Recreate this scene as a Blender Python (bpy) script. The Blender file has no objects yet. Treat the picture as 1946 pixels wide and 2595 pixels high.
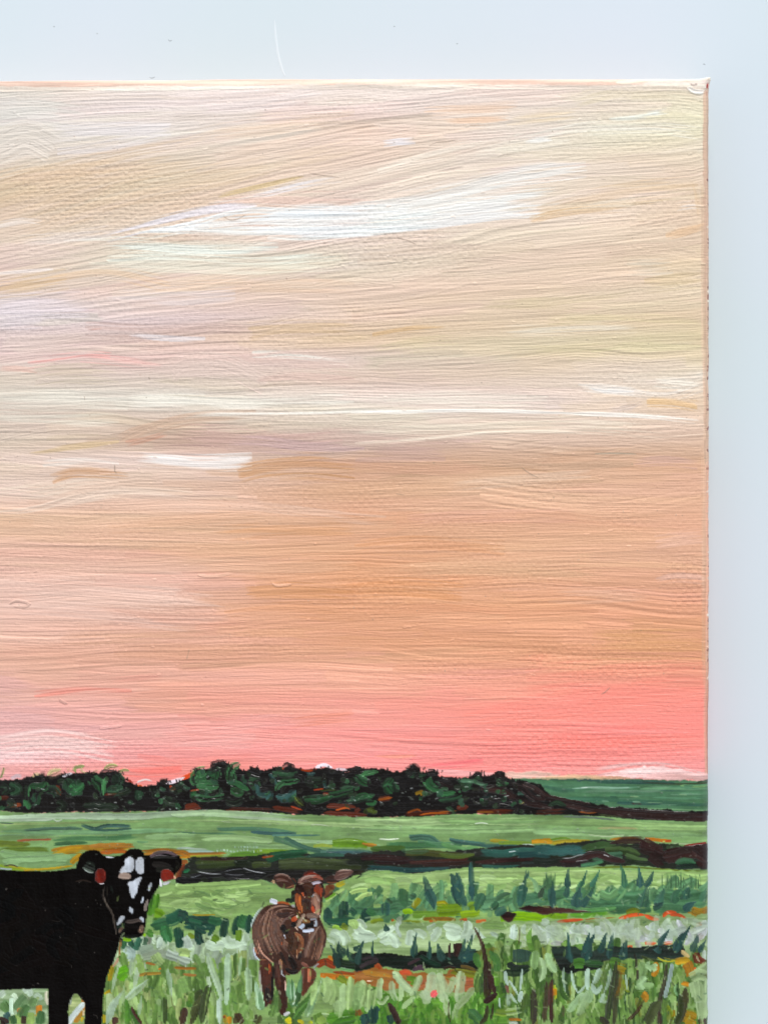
import bpy, math, random
import numpy as np

# ------------------------------------------------------------------ units
K = 6.0e-5                      # metres on the canvas per unit of the painting plan (0.06 mm)
CU, CV = 973.0, 1297.5          # plan point below the camera
DEPTH = 0.009                   # the canvas is stretched over 9 mm bars
CAMZ = 0.25

sc = bpy.context.scene
# ------------------------------------------------------------------ camera
cam_d = bpy.data.cameras.new('camera'); cam = bpy.data.objects.new('camera', cam_d)
sc.collection.objects.link(cam); sc.camera = cam
cam.location = (0, 0, CAMZ)
cam_d.sensor_fit = 'VERTICAL'
cam_d.angle = 2*math.atan((2595/2*K)/CAMZ)
cam_d.clip_start = 0.005; cam_d.clip_end = 20
# ------------------------------------------------------------------ world: a pale room, dim straight overhead
w = bpy.data.worlds.new('World'); sc.world = w; w.use_nodes = True
nt = w.node_tree; bg = nt.nodes['Background']
tc = nt.nodes.new('ShaderNodeTexCoord'); sep = nt.nodes.new('ShaderNodeSeparateXYZ')
rp = nt.nodes.new('ShaderNodeValToRGB')
nt.links.new(tc.outputs['Generated'], sep.inputs[0]); nt.links.new(sep.outputs['Z'], rp.inputs[0])
nt.links.new(rp.outputs[0], bg.inputs['Color'])
e = rp.color_ramp.elements
e[0].position = 0.80; e[0].color = (0.90, 0.95, 1.0, 1)
e[1].position = 0.97; e[1].color = (0.07, 0.075, 0.08, 1)
bg.inputs['Strength'].default_value = 0.84
# ------------------------------------------------------------------ lamps: window light from beyond the top edge
def area(name, loc, size, sizey, power, col):
    d = bpy.data.lights.new(name, 'AREA'); d.shape = 'RECTANGLE'; d.size = size; d.size_y = sizey
    d.energy = power; d.color = col
    o = bpy.data.objects.new(name, d); sc.collection.objects.link(o); o.location = loc
    import mathutils
    o.rotation_euler = (-mathutils.Vector(loc)).to_track_quat('-Z', 'Y').to_euler()
    return o
area('window_light', (0.25, 3.75, 3.10), 2.2, 1.6, 185.0, (1.0, 0.985, 0.96))
vs = sc.view_settings
vs.view_transform = 'Standard'; vs.look = 'None'; vs.exposure = 0.0; vs.gamma = 1.0; vs.use_curve_mapping = False

# ------------------------------------------------------------------ the paint: colour, relief and layer of every point of the canvas
S = 1.6
U0, U1, V0, V1 = -300.0, 1836.0, 150.0, 2796.0
NX = int((U1-U0)/S)+1; NY = int((V1-V0)/S)+1
RNG = np.random.RandomState(7)
uu = U0+np.arange(NX)*S; vv = V0+np.arange(NY)*S
COL = np.zeros((NY, NX, 3), np.float32)
HGT = np.zeros((NY, NX), np.float32)      # relief in plan units
THK = np.zeros((NY, NX), np.float32)      # how far the paint fills the weave
LAY = np.zeros((NY, NX), np.uint8)
SKY, HILL, TREES, MEADOW, HEDGE, GRASS, COW, CALF, TAG, BLAZE = range(10)

def smooth_noise(n, seed):
    return np.random.RandomState(seed).rand(n, n).astype(np.float32)
N1 = smooth_noise(512, 1); N2 = smooth_noise(512, 2); N3 = smooth_noise(512, 3)
def noi(A, x, y):
    xi = np.floor(x); yi = np.floor(y); fx = (x-xi).astype(np.float32); fy = (y-yi).astype(np.float32)
    xi = xi.astype(np.int64) & 511; yi = yi.astype(np.int64) & 511
    x1 = (xi+1) & 511; y1 = (yi+1) & 511
    fx = fx*fx*(3-2*fx); fy = fy*fy*(3-2*fy)
    a = A[yi, xi]; b = A[yi, x1]; c = A[y1, xi]; d = A[y1, x1]
    return (a*(1-fx)+b*fx)*(1-fy)+(c*(1-fx)+d*fx)*fy-0.5
def hexc(h):
    if not isinstance(h, str): return np.array(h, np.float32)/255
    return np.array([int(h[i:i+2], 16) for i in (0, 2, 4)], np.float32)/255
UG, VG = np.meshgrid(uu, vv)
def window(p, m):
    x0 = max(0, int((p[:, 0].min()-m-U0)/S)); x1 = min(NX, int((p[:, 0].max()+m-U0)/S)+2)
    y0 = max(0, int((p[:, 1].min()-m-V0)/S)); y1 = min(NY, int((p[:, 1].max()+m-V0)/S)+2)
    return (slice(y0, y1), slice(x0, x1)) if (x1 > x0 and y1 > y0) else None
def spline(p, step):
    p = np.asarray(p, float)
    if len(p) < 3:
        L = np.hypot(*(p[-1]-p[0])); n = max(2, int(L/step)+1)
        return p[0]+(p[-1]-p[0])*np.linspace(0, 1, n)[:, None]
    q = np.vstack([2*p[0]-p[1], p, 2*p[-1]-p[-2]]); out = []
    for i in range(1, len(q)-2):
        a, b, c, d = q[i-1], q[i], q[i+1], q[i+2]
        n = max(2, int(np.hypot(*(c-b))/step)+1)
        t = np.linspace(0, 1, n, endpoint=False)[:, None]
        out.append(0.5*((2*b)+(-a+c)*t+(2*a-5*b+4*c-d)*t*t+(-a+3*b-3*c+d)*t**3))
    out.append(p[-1:]); return np.vstack(out)
def put(sl, a, col, h, thk, lay, keep=0.35):
    A = a[..., None]
    COL[sl] = COL[sl]*(1-A)+col*A
    HGT[sl] = HGT[sl]*(1-a*(1-keep))+h*a
    THK[sl] = np.maximum(THK[sl]*(1-a*0.5), thk*a)
    if lay is not None:
        L = LAY[sl]; L[a > 0.5] = lay
def stroke(p, w, col, op=1.0, ts=0.15, te=0.25, br=1.0, h=1.2, lay=None, dry=0.0, var=0.035, pitch=4.6, base=None, thk=0.6, step=None, soft=0.0, glaze=0.35, warp=0.10, cv=0.22, strk=40):
    """one brush mark: a path, its width, a colour; bristle furrows run along it and ridges stand at its sides"""
    if soft > 0 and base is None: w = w*1.22
    q = spline(p, step or max(6, w*0.5))
    sl = window(q, w*0.5+4)
    if sl is None: return
    X = UG[sl]; Y = VG[sl]
    best = np.full(X.shape, 1e9, np.float32); T = np.zeros(X.shape, np.float32); D = np.zeros(X.shape, np.float32)
    seg = q[1:]-q[:-1]; ln = np.hypot(seg[:, 0], seg[:, 1])+1e-6; cum = np.concatenate([[0], np.cumsum(ln)]); L = cum[-1]
    for i in range(len(seg)):
        dx, dy = seg[i]/ln[i]
        # only cells close to this segment
        m = w*0.5+6
        rx0 = min(q[i, 0], q[i+1, 0])-m; rx1 = max(q[i, 0], q[i+1, 0])+m
        ry0 = min(q[i, 1], q[i+1, 1])-m; ry1 = max(q[i, 1], q[i+1, 1])+m
        cx0 = max(0, int((rx0-X[0, 0])/S)); cx1 = int((rx1-X[0, 0])/S)+2
        cy0 = max(0, int((ry0-Y[0, 0])/S)); cy1 = int((ry1-Y[0, 0])/S)+2
        if cx1 <= cx0 or cy1 <= cy0: continue
        s2 = (slice(cy0, cy1), slice(cx0, cx1))
        rx = X[s2]-q[i, 0]; ry = Y[s2]-q[i, 1]
        if rx.size == 0: continue
        t = np.clip(rx*dx+ry*dy, 0, ln[i]); px = rx-t*dx; py = ry-t*dy
        d2 = px*px+py*py; b = d2 < best[s2]
        sgn = rx*(-dy)+ry*dx
        best[s2] = np.where(b, d2, best[s2]); T[s2] = np.where(b, cum[i]+t, T[s2])
        D[s2] = np.where(b, np.where(sgn < 0, -1, 1)*np.sqrt(d2), D[s2])
    ok = best < 1e8
    r1, r2 = RNG.rand(2)*400
    wn = noi(N2, X/17+r1, Y/17+r2)+0.6*noi(N3, X/7+r2, Y/7+r1)
    D = D+warp*min(w, 30)*wn
    n_f = noi(N1, D/pitch+r1, T/(pitch*strk)+r2)+0.7*noi(N2, D/(pitch*0.55)+r1, T/(pitch*strk*0.5)+r2)
    n_s = noi(N3, D/(pitch*1.1)+r2, T/(pitch*34)+r1)+0.6*noi(N2, D/(pitch*2.6)+r1, T/(pitch*50)+r1)
    n_c = noi(N3, D/(pitch*2.4)+r2, T/(pitch*60)+r1)+0.6*n_f
    f = T/L
    if soft > 0:
        # dragged, half-dry paint: coverage thins to the sides and ends and breaks along the bristles
        hw = np.full(f.shape, w*0.5, np.float32)
        en = np.ones_like(f)
        if ts > 0: en = np.minimum(en, f/ts)
        if te > 0: en = np.minimum(en, (1-f)/te)
        cov = np.clip(1-(np.abs(D)/hw), 0, 1)*np.sqrt(np.clip(en, 0, 1))/soft
        a = np.clip(cov*1.7+n_s*2.2-0.45, 0, 1)*(np.abs(D) < hw)*(cov > 0.02)
        a = np.clip(a*(1.0-dry*0.5+dry*n_s*2), 0, 1)*op*ok
        rid = 0.0
    else:
        prof = np.ones_like(f)
        if ts > 0: prof = np.minimum(prof, np.sqrt(np.clip(f/ts, 0, 1)+0.002))
        if te > 0: prof = np.minimum(prof, np.clip((1-f)/te, 0, 1)**(0.8 if te > 0.45 else 0.4))
        hw = w*0.5*prof*(1+0.22*noi(N2, T/22+r1, D*0+r2))
        edge = hw-np.abs(D)+n_f*min(5.0, w*0.14)
        a = np.clip(edge/S+0.5, 0, 1)*ok
        lift = dry+0.9*np.clip((f-0.7)/0.3, 0, 1)*(0.6 if te > 0 else 0)+0.5*np.clip((0.12-f)/0.12, 0, 1)*(1 if ts > 0 else 0)
        a = a*np.clip((n_s+0.62-lift*0.9)*3.2+0.5, 0, 1)
        a = np.clip(a*(1-glaze*np.clip(0.15-n_s, 0, 1)*1.6), 0, 1)*op
        rid = np.exp(-((np.abs(D)-hw*0.93)/max(2.4, w*0.05))**2)
    c = hexc(col) if base is None else base(X, Y, hexc(col) if col is not None else None)
    c = c*(1+(n_c*cv)[..., None])+(n_c*var*1.6)[..., None]
    hh = h*(0.55+0.45*rid)+(n_f+0.5*(0.22-np.abs(n_s)))*br*1.7+0.3*h*noi(N1, T/40+r1, D/20)
    put(sl, a, c, hh, thk, lay)
def fill(p, col, lay=None, wob=3.0, wf=14.0, ang=0.0, br=0.8, h=0.8, op=1.0, var=0.04, pitch=5.5, col2=None, thk=0.5, smooth=True, aspect=16):
    """a filled patch with an uneven painted edge"""
    q = np.asarray(p, float)
    if smooth and len(q) > 3: q = spline(np.vstack([q, q[:1]]), 14)
    sl = window(q, 8+wob)
    if sl is None: return
    r1, r2 = RNG.rand(2)*400
    X0 = UG[sl]; Y0 = VG[sl]
    X = X0+wob*2*noi(N1, X0/wf+r1, Y0/wf+r2)+wob*0.8*noi(N2, X0/(wf*0.35)+r1, Y0/(wf*.35)+r2)
    Y = Y0+wob*2*noi(N2, X0/wf+r2, Y0/wf+r1)+wob*0.8*noi(N3, X0/(wf*0.35)+r2, Y0/(wf*.35)+r1)
    ins = np.zeros(X.shape, bool)
    n = len(q)
    for i in range(n):
        x1, y1 = q[i]; x2, y2 = q[(i+1) % n]
        if y1 == y2: continue
        c = ((Y < y1) != (Y < y2)) & (X < (x2-x1)*(Y-y1)/(y2-y1)+x1)
        ins ^= c
    a = ins.astype(np.float32)
    # one-cell softening
    b = np.pad(a, 1, mode='edge'); a = (b[1:-1, 1:-1]*2+b[:-2, 1:-1]+b[2:, 1:-1]+b[1:-1, :-2]+b[1:-1, 2:])/6
    ca, sa = math.cos(math.radians(ang)), math.sin(math.radians(ang))
    A = X0*ca+Y0*sa; B = -X0*sa+Y0*ca+3*noi(N3, X0/60+r1, Y0/60)
    n_f = noi(N1, B/pitch+r1, A/(pitch*aspect)+r2)+0.6*noi(N2, B/(pitch*.5)+r2, A/(pitch*aspect*.5)+r1)
    n_c = noi(N3, B/(pitch*3)+r2, A/(pitch*aspect*1.4)+r1)*1.2+0.5*n_f
    c = hexc(col)
    if col2 is not None:
        m = np.clip(n_c*1.6+0.5, 0, 1)[..., None]; c = c*(1-m)+hexc(col2)*m
    c = c*(1+(n_c*0.2)[..., None])+(n_c*var*1.6)[..., None]
    put(sl, a*op, c, h+n_f*br*1.5, thk, lay)

FR = [0.0, 0.0, 1.0]
CURLAY = [None]
def frame(x, y, s=3.318): FR[:] = [x, y, s]
def pts(*c):
    a = np.array(c, float).reshape(-1, 2); return a/FR[2]+np.array(FR[:2])
def B(col, w, *c, **k):
    k.setdefault('lay', CURLAY[0]); stroke(pts(*c), w/FR[2], col, **k)
def F(col, *c, **k):
    k.setdefault('lay', CURLAY[0]); fill(pts(*c), col, **k)
def dabs(poly, cols, n, ln, wd, ang, spread, **k):
    """n loose marks scattered inside a patch; coordinates in plan units"""
    q = np.asarray(poly, float); R = RNG
    k.setdefault('lay', CURLAY[0])
    x0, y0 = q.min(0); x1, y1 = q.max(0); c = 0; tries = 0
    while c < n and tries < n*20:
        tries += 1
        x = x0+R.rand()*(x1-x0); y = y0+R.rand()*(y1-y0); ins = False
        for i in range(len(q)):
            xa, ya = q[i]; xb, yb = q[(i+1) % len(q)]
            if (y < ya) != (y < yb) and x < (xb-xa)*(y-ya)/(yb-ya)+xa: ins = not ins
        if not ins: continue
        c += 1
        a = math.radians(ang+spread*(R.rand()*2-1)); l = ln*(0.6+0.8*R.rand()); bend = (R.rand()-.5)*0.35*l
        dx, dy = math.cos(a), math.sin(a)
        p = [(x-dx*l/2, y-dy*l/2), (x-dy*bend, y+dx*bend), (x+dx*l/2, y+dy*l/2)]
        stroke(p, wd*(0.6+0.8*R.rand()), cols[R.randint(len(cols))], **k)

# ------------------------------------------------------------------ painted sky
SKU = [-300, 0, 450, 900, 1350, 1780]
SKR = {
 150: [(250,226,210)]*5,
 215: [(246,228,212)]*5,
 260: [(228,218,205),(240,222,208),(240,220,208),(236,218,200),(236,222,190)],
 330: [(230,220,210),(238,224,212),(240,210,188),(236,224,204),(236,228,196)],
 430: [(228,206,182),(230,206,180),(238,214,194),(236,218,200),(236,210,186)],
 520: [(222,196,168),(230,206,180),(238,214,196),(238,220,202),(236,206,176)],
 600: [(230,206,182),(230,212,192),(238,216,200),(236,214,190),(234,208,178)],
 660: [(232,206,190),(232,222,202),(232,218,198),(232,206,180),(232,206,172)],
 720: [(230,200,180),(236,206,186),(234,204,180),(232,206,180),(230,210,180)],
 800: [(226,214,216),(228,206,200),(232,204,178),(230,204,174),(226,200,168)],
 850: [(226,208,198),(222,190,172),(226,196,160),(224,206,174),(226,204,164)],
 900: [(230,200,190),(228,192,182),(228,206,190),(226,204,172),(230,208,176)],
 960: [(220,204,184),(224,206,188),(228,196,178),(232,208,188),(236,222,202)],
 1020:[(226,212,194),(232,222,206),(236,220,204),(232,214,198),(236,206,176)],
 1080:[(226,206,186),(216,188,164),(226,206,182),(230,206,184),(232,202,180)],
 1120:[(218,200,176),(208,172,152),(212,182,166),(214,180,156),(222,186,158)],
 1170:[(228,206,186),(226,204,188),(208,162,132),(210,168,138),(218,172,142)],
 1240:[(230,200,180),(226,190,166),(218,168,136),(222,180,148),(226,176,142)],
 1330:[(226,186,158),(224,180,150),(222,166,132),(222,168,136),(228,172,140)],
 1400:[(228,182,160),(224,176,146),(224,168,128),(224,174,138),(224,172,140)],
 1500:[(232,190,172),(230,186,166),(224,160,118),(222,166,128),(222,160,130)],
 1560:[(232,190,170),(226,176,150),(226,160,120),(226,162,122),(224,158,122)],
 1655:[(224,174,150),(222,166,138),(228,166,132),(226,162,122),(220,156,116)],
 1735:[(224,170,152),(228,164,144),(234,166,142),(240,156,132),(244,150,130)],
 1780:[(226,172,160),(226,160,138),(240,160,142),(252,148,132),(254,146,132)],
 1850:[(232,176,168),(232,162,150),(250,158,148),(253,146,132),(255,144,132)],
 1900:[(238,190,188),(240,160,150),(252,158,150),(253,144,134),(255,142,132)],
 1960:[(236,168,164),(246,140,130),(250,152,144),(252,148,138),(242,158,152)],
 2900:[(236,170,166),(246,140,130),(248,150,140),(250,140,130),(236,160,156)]}
SKGAIN = np.array([0.995, 0.997, 1.008], np.float32)
rv = np.array(sorted(SKR)); tab = np.where(np.array(sorted(SKR))[:, None, None] < 1150, 0.968, 1.0)*SKGAIN*np.array([[SKR[k][0]]+list(SKR[k]) for k in sorted(SKR)], np.float32)/255
def skycol(X, Y, extra=None):
    # interpolate the mixed colours, with the boundaries dragged about
    yy = Y+26*noi(N1, X/310+9, Y/60)+14*noi(N2, X/120, Y/26+4)
    xx = X+90*noi(N3, X/200, Y/24+7)
    out = np.empty(X.shape+(3,), np.float32)
    i = np.clip(np.searchsorted(rv, yy.ravel(), side='right')-1, 0, len(rv)-2)
    fy = np.clip((yy.ravel()-rv[i])/(rv[i+1]-rv[i]), 0, 1)
    su = np.array(SKU); j = np.clip(np.searchsorted(su, xx.ravel(), side='right')-1, 0, len(su)-2)
    fx = np.clip((xx.ravel()-su[j])/(su[j+1]-su[j]), 0, 1); fx = fx[:, None]; fy = fy[:, None]
    o = (tab[i, j]*(1-fx)+tab[i, j+1]*fx)*(1-fy)+(tab[i+1, j]*(1-fx)+tab[i+1, j+1]*fx)*fy
    out[:] = o.reshape(out.shape)
    return out
COL[:] = skycol(UG, VG)
CURLAY[0] = SKY
def slope(u, v):
    # which way the painter's arm went: rising to the right high up, level lower down
    up = math.exp(-((v-520)/210)**2)*(1.0 if u < 1250 else 0.55)
    return -12*up-2.5*math.exp(-((v-800)/200)**2)+1.1*math.sin(u/330.0+v/170.0)
def sky_strokes(n, wlo, whi, llo, lhi, v0, v1, op, **k):
    for _ in range(n):
        u = -300+RNG.rand()*2150; v = v0+RNG.rand()*(v1-v0)
        L = llo+RNG.rand()*(lhi-llo); a = slope(u, v)+RNG.randn()*1.0
        dx, dy = math.cos(math.radians(a)), math.sin(math.radians(a)); bd = RNG.randn()*L*0.014
        p = [(u-dx*L/2, v-dy*L/2), (u-dx*L/6, v-dy*L/6+bd), (u+dx*L/6, v+dy*L/6-bd*0.4), (u+dx*L/2, v+dy*L/2)]
        if p[-1][0] > 1786: 
            p = [(min(x, 1790), y) for x, y in p]
        if RNG.rand() < 0.5: p = p[::-1]
        c0 = skycol(np.array([[float(u)]]), np.array([[float(v)]]))[0, 0]; j = RNG.randn()*0.014+RNG.randn(3)*0.006
        def base(X, Y, _c, c0=c0, j=j): return skycol(X, Y)*0.62+c0*0.38+j
        stroke(p, wlo+RNG.rand()*(whi-wlo), None, base=base, op=op, lay=SKY, var=0.0, step=60, ts=0.12, te=0.3, soft=0.45, warp=0.025, cv=0.08, strk=80, **k)
sky_strokes(260, 60, 120, 400, 900, 200, 2000, 0.9, h=1.5, br=2.0, thk=0.4, pitch=6.0)
sky_strokes(120, 40, 90, 300, 700, 200, 2000, 0.6, h=1.8, br=1.8, thk=0.5, pitch=4.4)
sky_strokes(220, 25, 60, 250, 700, 200, 2000, 0.55, h=1.4, br=1.4, thk=0.45, pitch=3.2)
def sk(col, w, *c, **k):
    k['op'] = k.get('op', .75)*0.82; k.setdefault('ts', 0.45); k.setdefault('te', 0.45); k.setdefault('dry', 0.25); k.setdefault('h', 1.6); k.setdefault('soft', 0.8); k.setdefault('var', 0.0); k.setdefault('warp', 0.03); k.setdefault('cv', 0.09); k.setdefault('strk', 80)
    w = w*1.1
    k.setdefault('step', 30); k.setdefault('thk', 0.7); k.setdefault('br', 1.5); k.setdefault('pitch', 3.4)
    B(col, w, *c, lay=SKY, **k)
# tile 1 of the sky, upper left
s6 = 1659/900.
frame(0, 200, s6)
sk('dbd5ca', 150, -200, 150, 60, 120, 300, 90, op=.5); sk('ddd8d0', 120, -80, 200, 150, 170, 420, 200, op=.6)
sk('e0d4c8', 150, -200, 380, -20, 330, 120, 270, 250, 330, op=.8, te=.05, ts=.1, h=2.2, dry=0)
sk('efe2dc', 70, 420, 60, 800, 50, 1200, 50, 1640, 30, op=.6)
sk('eee0dc', 110, 330, 140, 700, 130, 1100, 120, 1500, 60, op=.6, te=.3)
sk('e4dcdc', 90, 250, 250, 500, 240, 800, 230, op=.75, te=.1, dry=.1)
sk('e2d8d6', 60, 270, 350, 500, 320, 760, 260, op=.75, te=.2, dry=.1, h=2)
sk('d8bd9e', 170, -100, 600, 200, 500, 600, 400, 900, 350, op=.55); sk('d9bb9b', 120, -100, 520, 200, 440, 600, 400, op=.6)
sk('d6b998', 150, 100, 700, 500, 560, 900, 480, 1250, 400, op=.45); sk('e3c9ae', 120, 300, 620, 700, 520, 1200, 430, 1659, 330, op=.5)
sk('e8cfb6', 90, 800, 300, 1100, 230, 1659, 180, op=.5)
sk('eecdb4', 60, 1000, 260, 1300, 220, 1659, 170, op=.5)
sk('dcc08c', 26, 1020, 545, 1200, 505, 1420, 455, op=.85, dry=.1)
sk('eee9ee', 34, 960, 580, 1200, 545, 1420, 490, 1600, 460, op=.9, dry=.1, h=2.2)
sk('e6c2b4', 60, 900, 620, 1200, 570, 1500, 560, 1800, 560, op=.7)
sk('e4dee6', 60, 480, 730, 650, 690, 850, 640, 1000, 610, 1200, 590, op=.95, dry=0, h=2.4)
sk('f2f4f4', 60, 780, 700, 950, 660, 1050, 625, 1200, 610, 1450, 620, 1700, 610, 1900, 590, op=.98, dry=0, h=2.6)
sk('eef2f6', 44, 1060, 660, 1250, 650, 1400, 640, 1700, 640, 1900, 650, op=.9, dry=0, h=2.4)
sk('dfb0a0', 18, 980, 692, 1060, 672, 1180, 682, 1300, 678, op=.8, dry=0)
sk('f4f5f2', 34, 480, 742, 700, 705, 1000, 712, 1300, 708, 1659, 700, 1900, 690, op=.98, dry=0, h=2.6)
sk('f0f3ee', 40, 1250, 730, 1450, 735, 1700, 722, 2000, 700, op=.9, dry=0, h=2.2)
sk('e0c0ac', 40, 640, 760, 900, 735, 1200, 735, op=.6)
sk('e9f0e8', 60, 300, 780, 600, 770, 900, 790, 1300, 790, op=.85); sk('eef2e6', 40, 500, 830, 800, 830, 1200, 850, 1600, 820, op=.8)
sk('eee9d6', 60, 420, 870, 700, 870, 1100, 880, 1600, 870, op=.6)
sk('e8ded8', 40, -50, 700, 100, 670, 200, 680, op=.7); sk('e6d8d0', 60, 100, 760, 350, 740, 520, 720, op=.7)
sk('e0c8be', 70, -100, 780, 100, 790, 400, 820, op=.5); sk('efe4e0', 22, -50, 915, 100, 900, 250, 890, op=.8)
sk('d9b27e', 90, -80, 1010, 80, 980, 320, 940, op=.55); sk('e3bd96', 60, 200, 930, 500, 900, 800, 960, op=.5)
sk('e2d4d8', 110, -100, 1100, 150, 1070, 420, 1060, op=.75); sk('e6dadc', 70, 500, 1020, 900, 1010, 1100, 1000, op=.5)
sk('e6c4a8', 80, 700, 980, 1100, 960, 1659, 960, op=.6)
frame(0, 200, s6)
sk('eef0f0', 64, 700, 712, 950, 680, 1250, 655, 1700, 645, 2200, 590, 2600, 560, op=.85, soft=.6, dry=0.1, h=2)
sk('eceef0', 60, 1100, 725, 1500, 715, 1900, 690, 2300, 640, 2560, 610, op=.85, soft=.6, dry=0.1, h=2)
frame(900, 200, s6)
sk('f0cdb2', 70, 320, 150, 560, 140, 760, 130, op=.85); sk('efc6a6', 60, 400, 200, 560, 195, 720, 190, op=.85)
sk('ecd2ac', 60, 700, 180, 900, 165, 1050, 150, op=.6)
sk('e0d0b2', 90, 1020, 130, 1200, 80, 1450, 60, 1600, 70, op=.6, te=.1); sk('e6dcbc', 60, 1350, 180, 1500, 170, 1640, 190, op=.8, te=.05)
sk('ece2c8', 110, 1450, 110, 1540, 120, 1625, 140, op=.7, te=.05, ts=.3)
sk('e6e8dc', 30, 1180, 190, 1300, 180, 1420, 160, op=.9); sk('eaf0ee', 26, 1350, 165, 1400, 160, 1460, 150, op=.8)
sk('eee8da', 70, 750, 300, 900, 260, 1100, 225, 1400, 215, 1620, 240, op=.8); sk('eee4d4', 60, 560, 330, 760, 320, 1000, 310, op=.7)
sk('f0efee', 40, 780, 290, 860, 285, 920, 280, op=.8); sk('e8e6ee', 30, 130, 300, 200, 292, 280, 285, op=.9)
sk('efe2d2', 40, 100, 420, 320, 360, 560, 310, 800, 270, op=.8, h=2.4); sk('f2e2d2', 26, 0, 470, 200, 410, 420, 370, op=.8, h=2.4)
sk('e4ccc6', 50, 560, 440, 760, 420, 960, 400, 1100, 400, op=.6)
sk('ece8e3', 80, -20, 600, 250, 570, 500, 510, 700, 460, 900, 430, 1080, 410, op=.9, te=.7, dry=.15, soft=.65)
sk('ece9e3', 110, -20, 640, 250, 620, 500, 580, 760, 540, 950, 520, op=.9, te=.7, dry=.15, soft=.65)
sk('eeeae6', 60, 350, 650, 600, 630, 850, 590, op=.85); sk('e9ece9', 60, -50, 700, 150, 680, 400, 650, op=.9)
sk('d9b890', 80, 850, 620, 1000, 580, 1200, 540, 1600, 500, op=.5, ts=.05)
sk('dcb485', 40, 820, 670, 900, 640, 1100, 610, 1400, 590, op=.6, ts=.1)
sk('e2b68a', 50, 1450, 740, 1560, 710, 1650, 680, op=.6); sk('ece2dc', 40, 1500, 600, 1560, 590, 1620, 590, op=.8)
sk('dcb88e', 60, 1580, 480, 1600, 560, 1610, 660, op=.4); sk('d2c6b4', 80, 1250, 880, 1380, 880, 1480, 870, op=.7)
sk('d9c096', 80, 1350, 960, 1500, 940, 1630, 930, op=.6); sk('cfbd96', 60, 600, 1060, 900, 1050, 1300, 1000, op=.4)
sk('dac4ae', 130, 20, 780, 250, 770, 500, 760, op=.5); sk('e8cdb8', 70, 300, 900, 700, 850, 1200, 780, op=.5)
frame(0, 800, s6)
sk('ddd0d2', 60, -100, 30, 60, 30, 200, 20, op=.6); sk('c9aaa0', 60, 400, 60, 700, 70, 1000, 50, 1180, 60, op=.6, te=.1)
sk('e4dee2', 24, 600, 90, 800, 105, 960, 110, op=.8, dry=.35); sk('cfae80', 80, 1160, 80, 1350, 60, 1659, 60, op=.5, ts=.05)
sk('f0aca4', 42, 130, 222, 280, 205, 420, 185, 520, 190, op=.95, dry=.05); sk('eeb4ac', 50, 380, 190, 560, 210, 760, 240, op=.7)
sk('e6b8a8', 30, 0, 240, 80, 240, 180, 250, op=.7); sk('c98c7c', 12, 400, 66, 440, 62, 480, 58, op=.6)
sk('d2c2a8', 90, 160, 290, 320, 270, 560, 280, op=.6); sk('eeeadf', 36, 1180, 185, 1350, 180, 1500, 195, 1659, 215, op=.85, dry=.1)
sk('e0c8bc', 100, 780, 290, 850, 220, 1050, 220, 1250, 310, op=.7, ts=.1, te=.05, h=2.2); sk('d9b6aa', 60, 1200, 290, 1400, 280, 1659, 300, op=.55)
sk('f0e9dc', 60, 600, 400, 900, 400, 1200, 410, 1659, 400, op=.85); sk('ebe4d6', 90, -100, 400, 200, 400, 600, 410, op=.6)
sk('f6f0e6', 22, 850, 460, 1100, 455, 1400, 455, 1659, 450, 2200, 440, op=.95, dry=0, h=2.8)
sk('e6e0d0', 80, -100, 470, 200, 480, 560, 470, op=.6); sk('c9a58c', 50, 560, 590, 650, 545, 900, 480, 1200, 470, op=.65, ts=.1)
sk('cb9078', 26, 590, 600, 680, 575, 780, 545, op=.7, ts=.2, te=.2); sk('c9a49a', 90, 780, 560, 1000, 560, 1300, 580, 1600, 560, op=.75)
sk('c6a6a4', 60, 1050, 600, 1200, 595, 1450, 620, 1700, 600, op=.75); sk('d1b488', 36, 140, 640, 350, 615, 560, 590, op=.75)
sk('efe8e4', 70, 640, 665, 800, 680, 950, 690, 1180, 680, op=.98, ts=.6, te=.2, dry=0, h=2.4); sk('e9e2da', 40, 200, 680, 400, 670, 560, 690, op=.6)
sk('c98e5e', 40, 240, 765, 330, 735, 450, 735, 600, 745, op=.65, ts=.2); sk('c88f5e', 90, 1110, 730, 1250, 700, 1450, 690, 1659, 700, op=.6, ts=.1)
sk('b97f48', 40, 1300, 760, 1450, 755, 1659, 780, op=.5, dry=.3); sk('e8d3c0', 70, -100, 860, 150, 830, 400, 785, 560, 800, op=.8, h=2.4)
sk('ead2c0', 60, -100, 930, 150, 910, 400, 840, 600, 820, 900, 840, op=.8, h=2.4); sk('e0bca8', 70, 700, 870, 1100, 880, 1500, 930, 1800, 960, op=.6)
sk('d9a888', 70, 500, 980, 900, 960, 1200, 930, op=.5); sk('d99a6a', 60, 1000, 1020, 1300, 1000, 1659, 1000, op=.5)
frame(900, 800, s6)
sk('cfa878', 30, 80, 90, 250, 65, 420, 50, op=.7); sk('d8c6a0', 80, 80, 160, 280, 130, 480, 110, op=.6)
sk('e6dccc', 60, 700, 70, 1000, 60, 1320, 50, op=.7); sk('dac9a0', 50, 900, 20, 1200, 10, 1600, 30, op=.6)
sk('dccfa6', 60, 1100, 160, 1300, 140, 1620, 140, op=.7); sk('d9c8a0', 50, 800, 150, 1000, 150, 1200, 150, op=.5)
sk('efe4da', 50, 1040, 330, 1250, 350, 1450, 370, 1620, 320, op=.85); sk('efeae6', 30, 1090, 335, 1160, 350, 1300, 352, op=.9)
sk('f0e8da', 60, 1400, 300, 1500, 310, 1610, 320, op=.8); sk('e5bb86', 50, 1360, 395, 1480, 400, 1600, 420, op=.85, ts=.1, te=.1, h=2.2)
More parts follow.
